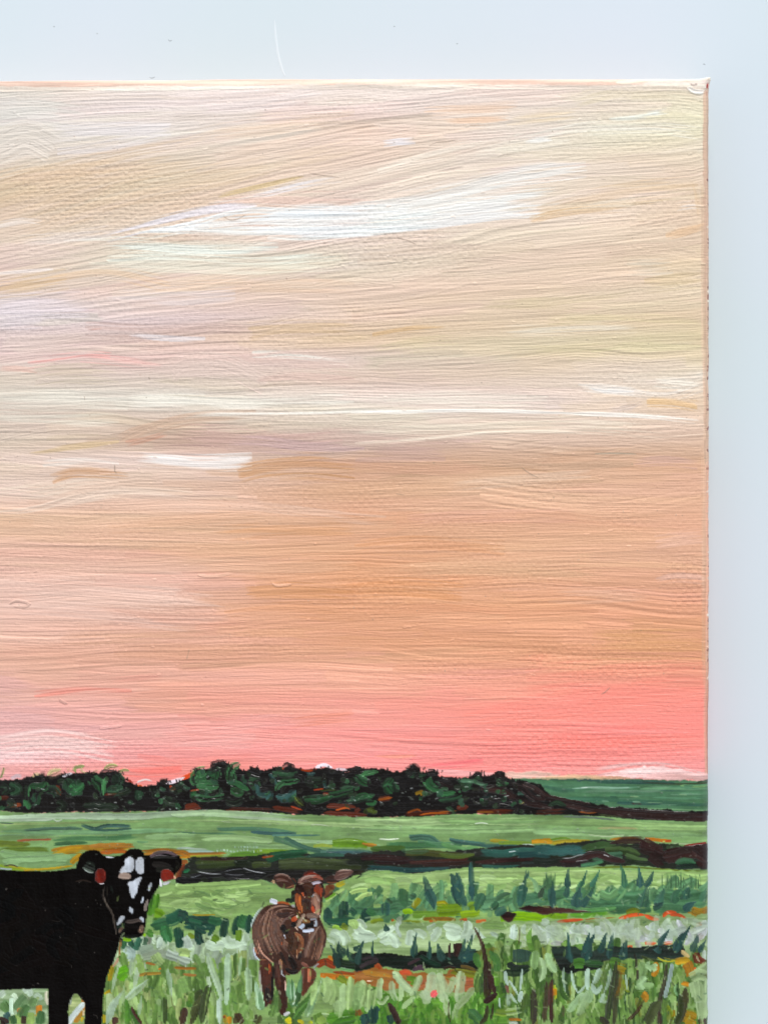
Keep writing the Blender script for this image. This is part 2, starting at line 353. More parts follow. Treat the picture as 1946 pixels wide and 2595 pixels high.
sk('e0cdc4', 40, 1180, 440, 1280, 430, 1350, 400, op=.8, h=2.2); sk('dcc4b6', 60, 0, 300, 200, 310, 400, 330, op=.4)
sk('f6f0e8', 20, -20, 452, 300, 440, 600, 440, 900, 450, 1300, 465, 1600, 495, op=.95, dry=0, h=2.8); sk('ede2d2', 60, 0, 400, 400, 385, 900, 390, op=.7)
sk('ece0cc', 70, 0, 530, 500, 520, 1000, 510, 1500, 540, op=.6); sk('f4e4d0', 16, 0, 600, 300, 575, 650, 545, 1000, 545, 1400, 565, 1640, 550, op=.9, dry=0, h=2.6)
sk('c0967a', 60, 850, 650, 1100, 640, 1400, 650, op=.45); sk('b7987e', 50, 500, 690, 900, 700, 1300, 690, op=.45); sk('c09c94', 90, 0, 640, 200, 640, 420, 640, op=.5)
sk('a8a08e', 12, 1120, 645, 1220, 642, 1310, 645, op=.7); sk('a08060', 26, 100, 760, 250, 745, 400, 755, op=.5, dry=.35); sk('a5805c', 20, 600, 720, 800, 715, 1000, 735, op=.4, dry=.3)
sk('c8a09a', 50, 1300, 690, 1450, 680, 1600, 690, op=.5); sk('e2c6b0', 60, 450, 790, 700, 770, 1100, 740, op=.5)
sk('e4b496', 60, 0, 900, 300, 890, 700, 840, 1000, 870, op=.4); sk('dfa684', 80, 100, 1000, 500, 950, 900, 940, 1400, 990, op=.5)
sk('e6b8a4', 60, 1400, 1060, 1520, 1040, 1620, 1030, op=.6); sk('d99768', 70, 0, 1080, 300, 1060, 700, 1080, op=.5)
frame(0, 1400, s6)
sk('ecc8b8', 120, -200, 150, 200, 180, 600, 210, 1060, 250, op=.7, te=.2); sk('eac6b8', 90, -200, 270, 200, 270, 500, 290, 900, 330, op=.6)
sk('d6956a', 60, 1050, 290, 1350, 270, 1659, 300, op=.45); sk('d08d54', 80, 1150, 190, 1350, 180, 1659, 200, op=.5, ts=.1)
sk('d2a182', 60, 300, 400, 700, 380, 1200, 380, op=.4); sk('eb8c7c', 30, 160, 665, 400, 640, 620, 635, op=.85, dry=.1); sk('e99c8c', 26, 500, 600, 650, 585, 760, 580, op=.6)
sk('d8a6a0', 120, -200, 600, 0, 620, 160, 640, op=.6); sk('e0b0ae', 130, -200, 760, 0, 780, 260, 800, op=.5)
sk('f2d2cc', 110, -100, 930, 150, 890, 300, 890, 540, 930, op=.85, dry=.15, thk=.1, h=.6); sk('f3d4d2', 70, -100, 960, 100, 950, 300, 960, 450, 980, op=.6, thk=.1, h=.6)
sk('f2b0a8', 60, 600, 850, 900, 830, 1200, 800, 1500, 780, op=.6); sk('ef8e72', 50, 1350, 790, 1500, 770, 1659, 755, op=.6)
sk('f4766c', 50, 560, 1010, 700, 1020, 850, 1010, op=.8); sk('f07e74', 50, 640, 970, 760, 980, 820, 1000, op=.5); sk('f48478', 30, 1050, 965, 1150, 955, 1250, 950, op=.6)
sk('f4b8b0', 60, 800, 900, 1000, 890, 1200, 880, op=.5); sk('f8a898', 40, 1300, 970, 1450, 950, 1659, 960, op=.5)
frame(900, 1400, s6)
sk('d9ae8a', 90, 200, 60, 600, 60, 1200, 100, op=.4); sk('dcb2a2', 50, 1400, 130, 1500, 110, 1630, 120, op=.7, dry=.4, thk=.1); sk('dfb49c', 60, 900, 200, 1200, 200, 1400, 190, op=.5)
sk('d48c56', 90, -100, 180, 200, 170, 500, 200, op=.45); sk('e0a884', 40, 100, 310, 400, 290, 700, 290, op=.5); sk('cf9a60', 130, 1100, 420, 1350, 420, 1640, 420, op=.4, dry=.3, thk=.2)
sk('e89e8e', 60, 300, 560, 600, 580, 900, 540, op=.5); sk('f28e78', 120, 800, 600, 1200, 570, 1640, 540, op=.5); sk('f88878', 150, 500, 760, 900, 700, 1640, 640, op=.5)
sk('f4a096', 80, 0, 830, 300, 820, 700, 820, op=.5); sk('f09a94', 60, 0, 890, 300, 900, 600, 900, op=.5); sk('f9a078', 30, 80, 950, 200, 955, 290, 950, op=.5)
sk('fb6c74', 40, 260, 985, 400, 985, 600, 965, op=.8); sk('fc7a70', 120, 900, 900, 1200, 880, 1640, 860, op=.4)
sk('ecc0bc', 60, 1100, 1040, 1300, 1010, 1450, 1010, 1640, 1050, op=.95, thk=.1, dry=.2); sk('eeccb8', 24, 740, 1040, 850, 1025, 940, 1035, op=.9)
sk('e6bcbc', 30, 330, 1020, 480, 1030, 700, 1045, op=.6); sk('d6ac7c', 20, 850, 1052, 1000, 1052, 1200, 1058, op=.9)
frame(0, 0, 1)
# cream paint along the folded top edge, coral where it wraps
stroke([(-300, 222), (300, 220), (900, 218), (1400, 219), (1780, 222)], 16, 'f2e2d2', op=.7, ts=0, te=0, h=2.6, br=.8, lay=SKY, step=60)
stroke([(-300, 207), (300, 207), (900, 206), (1400, 207), (1640, 209)], 18, 'efc8b4', op=.95, ts=0, te=0.05, h=1, br=.4, lay=SKY, step=60)
stroke([(150, 183), (900, 180), (1700, 182)], 26, 'f0b49c', op=.9, ts=0, te=0, h=1, br=.4, lay=SKY, step=60)
stroke([(1560, 212), (1650, 200), (1780, 196), (1810, 200)], 18, 'f2e8d4', op=.9, ts=.2, te=0, h=3, br=.8, lay=SKY)
stroke([(1740, 222), (1760, 232), (1785, 232)], 12, 'f6eee6', op=.95, ts=.2, te=.2, h=4, br=.8, lay=SKY)
stroke([(1748, 214), (1756, 217), (1766, 214)], 4, '8c7c74', op=.7, h=0, lay=SKY)
stroke([(1789, 214), (1790, 224)], 6, 'b02a2a', op=.95, h=0, lay=SKY); stroke([(1788, 230), (1789, 242)], 4, 'c05048', op=.6, h=0, lay=SKY)
stroke([(1795, 236), (1796, 700), (1796, 1180)], 26, 'c8a690', op=.85, ts=0, te=0, h=1, br=.6, lay=SKY, step=60)  # tan bands down the rolled right edge, its shade painted into the pigment
stroke([(1796, 1180), (1796, 1500), (1796, 1980)], 24, 'd09c84', op=.8, ts=0, te=0, h=1, br=.6, lay=SKY, step=60)
stroke([(1783, 236), (1784, 900), (1784, 1960)], 16, 'd8b49a', op=.5, ts=0, te=0, h=1.2, br=.8, lay=SKY, step=60, soft=.8, dry=.2)
for _ in range(80):                    # dark and pale nicks where the brush jumped the corner
    v = 440+RNG.rand()*1300; stroke([(1790+RNG.rand()*6, v), (1799, v+RNG.randn()*3)], 3+RNG.rand()*4, ['8a5a4c', 'f0e0d0', '7a4a44', 'd8b098'][RNG.randint(4)], op=.8, h=1.5, ts=0, te=0, lay=SKY)
# crusts, nicks, dust and stray brush hairs caught in the paint
for _ in range(420):
    u = RNG.rand()*1790; v = 215+RNG.rand()*1740; L = 3+RNG.rand()*12; a = math.radians(slope(u, v)+RNG.randn()*7)
    stroke([(u, v), (u+math.cos(a)*L, v+math.sin(a)*L)], 2.6+RNG.rand()*1.6, None, base=lambda X, Y, _c: skycol(X, Y)+0.03, op=.6, h=2.4+RNG.rand()*1.8, br=.2, ts=.3, te=.3, lay=SKY)
for _ in range(170):
    u = RNG.rand()*1790; v = 215+RNG.rand()*1500; L = 2+RNG.rand()*3; a = RNG.rand()*6
    stroke([(u, v), (u+math.cos(a)*L, v+math.sin(a)*L)], 2.6, ['8a7c70', 'a09080', 'a88878'][RNG.randint(3)], op=.5, h=1.5, br=.1, lay=SKY)
for p in ([(565, 546), (580, 556), (596, 557), (612, 550), (626, 542)], [(783, 438), (815, 443), (860, 449)], [(294, 1176), (291, 1185), (293, 1194), (298, 1199)], [(213, 1003), (216, 1008), (216, 1015)],
          [(1320, 1183), (1340, 1198), (1364, 1210)], [(1510, 1702), (1532, 1712), (1545, 1728)], [(1522, 1760), (1534, 1752), (1546, 1740)], [(1000, 1250), (1018, 1253), (1033, 1255)], [(376, 953), (380, 960), (377, 955)],
          [(474, 1670), (478, 1655), (481, 1643)], [(1565, 1032), (1590, 1025), (1625, 1024)], [(1007, 602), (1030, 608), (1055, 619)], [(1086, 370), (1105, 361), (1130, 359), (1162, 352)]):
    stroke(p, 3.0, '9a8474', op=.6, h=2.5, br=.1, ts=.3, te=.3, lay=SKY, step=6)
for p in ([(25, 1530), (40, 1522), (60, 1524), (75, 1530), (60, 1537), (35, 1536)], [(150, 1770), (160, 1778), (172, 1782)], [(253, 1846), (280, 1842), (310, 1839)], [(500, 1457), (540, 1460), (590, 1453)], [(1020, 1590), (1035, 1586), (1045, 1588)], [(690, 1478), (705, 1484), (740, 1480)]):
    stroke(p, 6, None, base=lambda X, Y, _c: skycol(X, Y)+0.05, op=.9, h=5, br=.1, ts=.2, te=.2, lay=SKY, step=6)

# ------------------------------------------------------------------ painted land: far hill, tree line, meadows
s3 = 3.318
frame(0, 0, 1)
CURLAY[0] = HILL
fill([(1270, 1972), (1400, 1971), (1600, 1974), (1800, 1978), (1840, 1980), (1840, 2080), (1270, 2060)], '55805c', lay=HILL, wob=1.5, br=.7, col2='466e50')
frame(1350, 1900)
B('3a5a4a', 26, 0, 240, 300, 245, 600, 255, op=.7); B('33504a', 40, 370, 262, 440, 238, 500, 262, op=.95); B('31544c', 40, 480, 258, 800, 268, 1200, 280, op=.9)
B('3c3a26', 14, 900, 268, 1200, 285, 1490, 275, op=.8, ts=.3, te=0); B('2b4434', 16, 1380, 275, 1440, 258, 1500, 262, op=.9)
B('8db29c', 16, 330, 325, 520, 312, 700, 318, 900, 310, op=.85); B('88aa90', 22, 380, 355, 600, 345, 900, 350, 1100, 345, op=.7); B('e6ece6', 6, 400, 318, 480, 314, 560, 318, op=.7)
B('6d9a72', 26, 900, 330, 1200, 325, 1490, 330, op=.7); B('80a86c', 20, 1240, 302, 1380, 306, 1490, 300, op=.8); B('5f8f66', 24, 200, 370, 500, 380, 900, 385, op=.6)
B('3c6650', 40, 200, 410, 600, 415, 1000, 440, 1490, 470, op=.8); B('2d4f4b', 26, 700, 445, 900, 450, 1100, 455, op=.8); B('5b8a6a', 18, 1000, 400, 1250, 410, 1490, 395, op=.7)
B('6f9468', 12, 900, 490, 1150, 500, 1490, 510, op=.8); B('44302a', 18, 830, 452, 870, 446, 915, 454, op=.9); B('3a5f4c', 34, 80, 300, 200, 330, 350, 340, op=.7)
for _ in range(40): 
    x = 150+RNG.rand()*1300; y = 290+RNG.rand()*180; B(['7fa688', '35594c', '4f8060', '9ab88a', '2f5248'][RNG.randint(5)], 5+RNG.rand()*9, x, y, x+60+RNG.rand()*160, y+4, op=.7)

frame(1350, 1900)
F('e4b8b2', 560, 218, 700, 185, 850, 160, 1000, 132, 1150, 145, 1300, 175, 1500, 205, 1500, 252, 1200, 248, 900, 240, 700, 228, lay=SKY, op=.85, wob=4, wf=10, h=1.2, br=1.4, col2='eec4c0', thk=.1)
F('d8b48c', -20, 235, 300, 208, 600, 215, 800, 235, 800, 246, 300, 246, -20, 244, lay=SKY, op=.75, wob=2, h=1, br=1)
F('ecccb8', -330, 215, -150, 180, 50, 190, 240, 215, 100, 230, -150, 235, lay=SKY, op=.75, wob=3, h=1.4, br=1.4)
CURLAY[0] = TREES
frame(0, 1900)
def tl(x0, *c): return [(x0+c[i]/s3, 1900+c[i+1]/s3) for i in range(0, len(c), 2)]
top = [(-310, 1975)]+tl(0, 0, 250, 60, 255, 190, 245, 320, 205, 400, 225, 560, 200, 640, 200, 760, 190, 860, 190, 960, 180, 1010, 190, 1040, 245, 1150, 300, 1260, 300, 1340, 280, 1370, 250, 1400, 262, 1440, 290, 1500, 262, 1640, 165)\
 + tl(450, 180, 150, 270, 160, 330, 112, 400, 100, 440, 130, 500, 165, 590, 170, 640, 145, 740, 175, 800, 150, 880, 150, 930, 128, 1000, 158, 1180, 160, 1260, 150, 1330, 165, 1400, 190, 1470, 168, 1560, 155)\
 + tl(900, 30, 160, 110, 152, 240, 165, 340, 185, 400, 178, 460, 150, 490, 122, 540, 150, 560, 185, 690, 175, 700, 225, 850, 235, 960, 228, 990, 205, 1040, 180, 1065, 215, 1100, 222, 1150, 205, 1190, 190, 1240, 190, 1290, 240, 1380, 255, 1480, 265, 1560, 300, 1600, 345, 1659, 385)\
 + tl(1350, 130, 378, 220, 400, 300, 420, 500, 455, 700, 480, 900, 490, 1100, 500, 1300, 515, 1490, 512)+[(1840, 2055)]
bot = [(1840, 2083)]+tl(1350, 1490, 603, 1200, 600, 900, 590, 600, 565, 300, 548, 0, 550)+tl(900, 1400, 548, 1000, 540, 700, 556, 400, 566, 0, 568)+tl(450, 1300, 552, 1000, 545, 600, 520, 300, 508, 0, 520)\
 + tl(0, 1300, 520, 900, 525, 600, 525, 350, 535, 150, 530, 0, 512)+[(-310, 2060)]
fill(top+bot, '16120f', lay=TREES, wob=3.2, wf=9, br=.9, h=1.6, col2='0f0c0b', smooth=False, var=.012)
K2 = dict(var=.02, h=2.0, br=1.2)
# red brown ground colour glowing at the foot of the trees
for tx, c in ((0, (0, 410, 80, 400)), (0, (60, 470, 190, 455)), (0, (880, 385, 1050, 370)), (0, (1560, 480, 1659, 455)), (0, (480, 300, 510, 380)), (450, (60, 500, 220, 470)), (450, (400, 500, 900, 515)), (450, (800, 480, 1050, 520)), (450, (1230, 530, 1600, 545)), (450, (1250, 470, 1500, 480)),
              (900, (0, 520, 40, 490)), (900, (190, 415, 310, 405)), (900, (400, 540, 850, 520)), (900, (850, 490, 950, 480)), (900, (1020, 520, 1350, 515)), (1350, (0, 530, 300, 510))):
    frame(tx, 1900); B('5c2410', 40, *c, op=.85, dry=.2, **K2)
frame(450, 1900)
B('c0481c', 14, 1020, 160, 1100, 175, 1170, 160, op=.95); B('d8502a', 8, 880, 140, 890, 160, 905, 165, op=.95); B('9a3c18', 14, 950, 470, 1050, 505); B('b5541a', 14, 1330, 505, 1420, 485, 1450, 500); B('a8401c', 12, 1140, 338, 1230, 326); B('7a3020', 26, 1225, 370, 1280, 372); B('c05028', 14, 110, 345, 200, 330); B('c44a1c', 30, 30, 245, 110, 215, ts=.4)
frame(900, 1900)
B('a8551a', 16, 430, 530, 520, 500, 560, 520); B('b8601c', 14, 540, 548, 640, 530, 840, 530, dry=.2); B('8a4a18', 26, 190, 420, 260, 405, 310, 400, dry=.2); B('9c7a20', 30, 500, 370, 560, 350, 565, 390, ts=.1, te=.1); B('96601c', 10, 1020, 522, 1200, 520, dry=.3); B('b06a20', 8, 700, 520, 850, 512)
frame(1350, 1900); B('7a4418', 14, 380, 518, 460, 528, 540, 525); B('a0561c', 8, 400, 515, 450, 522)
frame(0, 1900)
B('d24a20', 34, 1480, 260, 1560, 230, 1640, 195, ts=.5, te=.1); B('c85020', 30, 1430, 300, 1450, 330, 1480, 310); B('d8602a', 14, 1150, 298, 1200, 300); B('9a2c20', 16, 1060, 240, 1120, 275); B('8a4420', 30, 80, 470, 180, 455, op=.8, dry=.2)
# crowns: curled dabs of green
G1, G2, G3, G4, G5 = '2c5a34', '24402a', '1e2a1c', '3a6b40', '2d4c48'
def curl(col, w, *c, **k):
    kk = dict(ts=.25, te=.3, var=.02, h=2.6, br=1.7, pitch=3.2, op=.95, cv=.5, glaze=.9, warp=.18); kk.update(k); B(col, w, *c, **kk)
frame(0, 1900)
for c in ((G2, 90, 80, 290, 150, 330, 90, 370), (G2, 80, 0, 300, 60, 330, 20, 370), (G4, 70, 230, 290, 220, 380, 240, 430), (G1, 50, 250, 300, 340, 300, 400, 270), (G4, 40, 400, 270, 390, 320, 350, 330), (G2, 80, 330, 360, 300, 430, 270, 450), (G1, 60, 210, 420, 240, 470, 230, 490),
          (G2, 90, 380, 330, 460, 340, 500, 400), (G2, 120, 560, 240, 620, 330, 700, 330), (G1, 90, 600, 290, 640, 340, 700, 280), (G3, 80, 480, 440, 540, 470, 480, 500), (G1, 110, 790, 220, 850, 290, 870, 350), (G4, 40, 900, 220, 880, 300, 870, 380), (G2, 110, 960, 210, 990, 250, 970, 300), (G2, 80, 1040, 310, 980, 340, 900, 330),
          (G3, 60, 1100, 330, 1050, 360, 980, 370), (G2, 90, 1180, 340, 1160, 390, 1180, 420), (G3, 80, 1330, 330, 1310, 370, 1330, 400), (G3, 90, 1440, 350, 1520, 320, 1560, 360), (G3, 90, 1500, 450, 1430, 440, 1380, 400), (G4, 60, 1659, 170, 1620, 230, 1640, 300), (G1, 50, 1659, 360, 1630, 370, 1640, 410), (G3, 80, 700, 470, 850, 470, 1000, 480), (G3, 60, 60, 430, 120, 460, 60, 490)):
    curl(*c)
for c in (('1c1611', 60, 340, 215, 370, 200, 380, 260), ('1c1611', 50, 1350, 265, 1380, 250, 1410, 280), ('151010', 60, 960, 200, 900, 190, 850, 200)): curl(*c, br=1.8)
frame(450, 1900)
for c in ((G4, 110, 180, 170, 210, 230, 170, 290), (G1, 90, 130, 260, 220, 270, 300, 200), (G1, 70, 240, 200, 330, 180, 320, 250), ('6a8a58', 14, 130, 180, 170, 150, 230, 140), (G4, 90, 160, 300, 260, 300, 350, 310), (G1, 70, 120, 380, 250, 400, 400, 390), (G4, 60, 450, 320, 500, 360, 560, 350), (G4, 70, 520, 100, 440, 180, 430, 270), (G1, 60, 420, 270, 500, 290, 600, 340), (G1, 50, 480, 190, 470, 260, 500, 300),
          (G1, 80, 700, 240, 650, 270, 690, 330), (G5, 80, 660, 290, 680, 380, 770, 400), (G5, 70, 730, 360, 780, 370, 750, 420), (G5, 40, 770, 200, 810, 260, 830, 300), (G1, 60, 820, 350, 870, 280, 1030, 250), (G4, 40, 900, 270, 840, 310, 820, 350), (G5, 70, 1000, 340, 930, 400, 830, 390), (G5, 60, 870, 420, 930, 400, 960, 370),
          (G2, 60, 800, 190, 900, 200, 1010, 190), (G5, 26, 1080, 190, 1110, 210, 1160, 195), (G5, 26, 1240, 240, 1240, 290, 1260, 330), ('4c5a1c', 50, 980, 390, 1010, 430, 1060, 470), ('3c4a1c', 50, 1180, 330, 1280, 320, 1350, 330), (G1, 80, 1060, 400, 1150, 420, 1300, 390), (G1, 60, 1250, 390, 1400, 360, 1480, 330), (G1, 70, 1480, 220, 1540, 260, 1620, 290), (G4, 50, 1540, 220, 1600, 190, 1659, 200), (G2, 60, 1360, 310, 1440, 290, 1520, 300), (G2, 60, 1420, 430, 1560, 410, 1659, 370),
          (G3, 90, 1050, 250, 1150, 270, 1250, 260), (G3, 70, 400, 420, 480, 440, 560, 400), ('44501c', 50, 1560, 530, 1620, 500, 1659, 490)): curl(*c)
for c in (('140f0e', 90, 290, 165, 340, 130, 420, 120), ('120e0d', 100, 600, 180, 640, 190, 700, 200), ('120e0d', 60, 700, 320, 740, 330, 800, 330), ('15100f', 70, 880, 160, 930, 145, 990, 165), ('120e0d', 90, 1380, 200, 1450, 180, 1560, 170), ('0d0a0a', 90, 1080, 500, 1140, 510, 1220, 500), ('120e0d', 90, 180, 450, 280, 460, 350, 440)): curl(*c, br=1.8)
frame(900, 1900)
for c in ((G1, 60, 0, 210, 60, 260, 130, 290), (G4, 36, 80, 220, 130, 190, 200, 180), (G1, 90, 310, 230, 270, 300, 320, 360), (G2, 60, 320, 260, 340, 330, 380, 330), (G4, 50, 570, 270, 620, 330, 700, 350), (G1, 60, 640, 230, 620, 290, 700, 340), (G1, 46, 680, 340, 760, 370, 840, 350), (G2, 60, 420, 190, 480, 210, 600, 200), (G1, 50, 0, 400, 80, 380, 140, 400), (G1, 60, 90, 440, 150, 440, 160, 420), (G2, 60, 700, 420, 800, 410, 900, 380), ('33402a', 40, 850, 450, 900, 420, 960, 400), (G2, 70, 860, 260, 950, 280, 900, 340),
          ('4e7458', 44, 880, 258, 980, 260, 1100, 290), ('2c5048', 30, 1060, 390, 1110, 392, 1170, 385), (G1, 30, 1200, 300, 1250, 275, 1290, 280), ('2c4a3c', 36, 1360, 370, 1390, 370, 1420, 372), ('4a5a1e', 50, 100, 500, 150, 520, 180, 510), (G1, 40, 1180, 240, 1230, 280, 1290, 290)): curl(*c)
for c in (('170f0d', 70, 440, 180, 490, 140, 540, 180), ('150e0d', 60, 600, 195, 650, 185, 690, 200), ('170f0d', 80, 690, 260, 770, 300, 820, 300), ('170f0d', 50, 1000, 215, 1030, 200, 1060, 210), ('170f0d', 60, 1180, 215, 1220, 205, 1260, 230), ('281815', 70, 1060, 330, 1200, 330, 1350, 400), ('2c1a17', 50, 1300, 280, 1400, 320, 1500, 400, 1600, 420), ('2a1a17', 40, 1400, 280, 1500, 320, 1600, 400), ('120d0c', 60, 1000, 450, 1200, 440, 1350, 450), ('0f0b0a', 80, 200, 470, 300, 510, 350, 540), ('120d0c', 80, 200, 240, 140, 270, 200, 300), ('2b1a17', 60, 1250, 350, 1400, 430, 1659, 480)): curl(*c, br=1.8)
curl('8a9a86', 8, 1170, 200, 1200, 270, 1290, 290, op=.6); curl('7a8a7a', 8, 1040, 300, 1110, 320, 1170, 300, op=.5); curl('c8c47c', 8, 1380, 455, 1410, 445, 1420, 430, op=.9)
frame(1350, 1900)
B('2b1a17', 60, -30, 300, 60, 360, 130, 400, 300, 440, 500, 480, ts=.1, te=.1, h=2.6, br=1.5); B('2b1a17', 60, 200, 430, 500, 495, 900, 530, 1200, 550, 1495, 560, ts=.1, te=0, h=2.6, br=1.5); B('2e1c18', 36, 500, 510, 900, 560, 1300, 580, 1495, 590, ts=.2, te=0, h=2.2)
B('1f3020', 40, 130, 470, 200, 440, 280, 470, dry=.4); B('3d5a34', 10, 140, 450, 200, 440, 260, 470, dry=.4, op=.7); B('4a5428', 16, 540, 540, 700, 560, 850, 585, dry=.4, op=.7)
frame(0, 0, 1)
for _ in range(170):                    # the crowns are a mass of short turned dabs, dark over green and green over dark
    i = RNG.randint(2, len(top)-12); x = top[i][0]+RNG.randn()*14; y = top[i][1]+8+RNG.rand()*78
    if x > 1330 or y > 2058: continue
    r = 5+RNG.rand()*12; a0 = RNG.rand()*6.3; a1 = a0+(1.2+RNG.rand())*(1 if RNG.rand() < .5 else -1)
    pc = [(x+r*math.cos(a0+(a1-a0)*t_), y+0.8*r*math.sin(a0+(a1-a0)*t_)) for t_ in (0, .5, 1)]
    stroke(pc, 4+RNG.rand()*11, ['14110e', '1c1c14', '22301f', '2a4a30', '1a1a15', '263622', '2f5a38', '2b4a36'][RNG.randint(8)], op=.85, h=2.6, br=1.6, pitch=3.4, ts=.2, te=.35, dry=.1, lay=TREES)
for _ in range(70):                    # pale raised flecks, gloss glints painted into their colour
    i = RNG.randint(2, len(top)-12); x = top[i][0]+RNG.randn()*14; y = top[i][1]+14+RNG.rand()*70; L = 2+RNG.rand()*9
    if x < 1500 and y < 2060: stroke([(x, y), (x+L, y+RNG.randn()*2)], 2.4, ['a8b4ac', 'c8d0d0', '7a8c80'][RNG.randint(3)], op=.6, h=4, br=0, lay=TREES)
# pale curls above the crowns
frame(0, 1900)
for c in (('9a9868', 30, 5, 240, 25, 190, 40, 145), ('a59a70', 36, 400, 215, 440, 175, 520, 165), ('b8957a', 50, 410, 235, 470, 215, 530, 190), ('7d8c52', 34, 640, 190, 640, 150, 710, 130), ('909a66', 16, 700, 140, 690, 175, 740, 195), ('8a9058', 36, 880, 160, 930, 130, 990, 135), ('9a9864', 26, 1000, 180, 1050, 170, 1090, 175), ('b09a74', 26, 780, 200, 810, 170, 840, 170), ('a89a70', 26, 270, 225, 310, 200, 340, 210), ('c49a80', 16, 580, 185, 585, 150, 590, 145)): curl(*c, op=.9, lay=TREES)
B('d8ccd4', 30, 90, 245, 150, 215, 200, 235, lay=SKY, op=.85, dry=.2); B('d6d0d8', 24, 530, 225, 570, 205, 610, 195, lay=SKY, op=.8, dry=.2); B('dccad2', 34, 1400, 280, 1460, 265, 1540, 235, lay=SKY, dry=.2); B('e2d6d2', 14, 1150, 275, 1220, 250, 1280, 262, lay=SKY, dry=.2)
frame(450, 1900); B('dcccd4', 26, 1160, 150, 1230, 125, 1300, 150, lay=SKY, dry=.2); B('d8c4cc', 24, 1330, 160, 1390, 160, 1430, 170, lay=SKY, dry=.2); B('e0c8cc', 20, 0, 255, 30, 245, 60, 225, lay=SKY)
# ragged twigs on the skyline
frame(0, 0, 1)
for p in top[2:-2]:
    for _ in range(4):
        x = p[0]+RNG.randn()*7; y = p[1]+2
        if x < 1330: stroke([(x, y+4), (x+RNG.randn()*4, y-3-RNG.rand()*5)], 3, '1a1412', op=.8, te=.4, lay=TREES, h=1.5)

CURLAY[0] = MEADOW
fill([(-310, 2056)]+[(x, y-1) for x, y in bot[1:-1]][::-1]+[(1840, 2083), (1840, 2300), (-310, 2300)], '86a66c', lay=MEADOW, wob=1.6, br=.8, h=1.2, col2='76985f', smooth=False)
Q = dict(ts=.2, te=.3, dry=.1, h=1.6, soft=.42, cv=.25, pitch=3.6)
frame(0, 1900)
B('aabfa2', 52, -200, 560, 0, 575, 300, 562, 700, 555, 1100, 560, 1400, 540, 1700, 530, ts=.05, te=.1, h=2.6); B('b4c6ac', 26, -200, 590, 100, 590, 450, 580, ts=.1, te=.1, h=2.4)
B('c4d2be', 12, 450, 575, 480, 598, 530, 585, h=3.2); B('94aa70', 22, 0, 628, 200, 620, 600, 612, 1200, 600, **Q); B('3b5050', 10, 0, 612, 60, 616, 120, 620)
B('6e9468', 40, 0, 680, 400, 690, 900, 690, 1500, 670, **Q); B('7da072', 30, -100, 720, 200, 715, 500, 710, **Q); B('39584e', 30, 680, 632, 800, 665, 900, 640, 1100, 640, **Q); B('3c5c52', 26, 750, 670, 900, 675, 1120, 660, **Q); B('4e6c58', 30, 200, 680, 450, 665, 700, 660, **Q); B('547a54', 30, 900, 745, 1000, 735, 1120, 720, **Q)
B('4f7a50', 44, 430, 760, 700, 745, 1000, 745, 1200, 740, **Q); B('46704a', 36, 450, 790, 600, 780, 750, 780, **Q); B('a86240', 26, 140, 765, 300, 752, 440, 752, **Q); B('6c7c2c', 60, -50, 790, 100, 795, 260, 800, **Q)
B('5e7428', 44, 0, 840, 200, 835, 420, 840, **Q); B('7d9c64', 40, 0, 725, 300, 735, 500, 730, **Q)
B('a8771f', 60, 430, 850, 700, 820, 900, 825, 1100, 815, **Q); B('a4702a', 50, 750, 810, 950, 800, 1130, 800, **Q); B('a8801a', 60, 430, 900, 560, 850, 700, 840, **Q); B('b08416', 50, 600, 960, 630, 920, 700, 880, **Q); B('985014', 50, 850, 860, 1000, 850, 1080, 850, **Q)
B('a66c22', 50, 1190, 870, 1400, 850, 1600, 880, 1700, 900, **Q); B('c08420', 22, 1500, 900, 1600, 900, 1659, 910, **Q)
B('82a46e', 90, 0, 860, 200, 900, 590, 900, ts=.1, te=.1, h=1.8); B('86a874', 80, 20, 930, 250, 930, 600, 900, ts=.1, te=.15, h=1.8); B('7a9b66', 50, 160, 960, 350, 960, 560, 950, h=1.6); B('7e9a24', 26, 0, 965, 80, 990, 200, 1005, **Q)
B('8b8a1e', 24, 60, 975, 250, 1005, 450, 1000, 600, 975, **Q); B('a88c1a', 24, 200, 1015, 400, 1000, 620, 975, **Q); B('3a3020', 10, 40, 975, 100, 965, 160, 985, h=1.5); B('b8c8d0', 14, 0, 995, 50, 1000, 110, 1000, **Q)
B('88a874', 60, 1220, 740, 1400, 730, 1659, 720, **Q); B('8fae74', 50, 1200, 790, 1400, 800, 1659, 790, **Q); B('a8c0b0', 18, 1480, 830, 1580, 825, 1659, 840, dry=.4); B('5c8258', 14, 1150, 770, 1200, 775, 1250, 772)
frame(450, 1900)
B('a3bd94', 50, -50, 545, 200, 530, 500, 540, 800, 560, 1100, 590, ts=.05, te=.15, h=2.4); B('b2c8a6', 26, 400, 560, 800, 580, 1100, 600, ts=.2, te=.1, h=2.4); B('9ab57a', 34, 0, 600, 400, 600, 900, 610, 1659, 640, **Q)
B('e0e8d0', 6, 1120, 625, 1200, 628, 1270, 638); B('d8e4cc', 5, 370, 600, 420, 606, 470, 612)
B('4f7458', 32, 330, 672, 600, 665, 850, 680, 1000, 710, **Q); B('3a5a58', 30, 620, 690, 780, 705, 1000, 712, **Q); B('466a5c', 14, 800, 716, 1000, 716, 1200, 720, **Q); B('5a8060', 14, 0, 690, 200, 700, 500, 700, **Q)
B('97b57e', 50, 200, 750, 500, 745, 800, 770, **Q); B('9ab88a', 40, 900, 760, 1200, 770, 1500, 760, **Q); B('8fb07a', 46, 560, 800, 800, 820, 1000, 810, **Q)
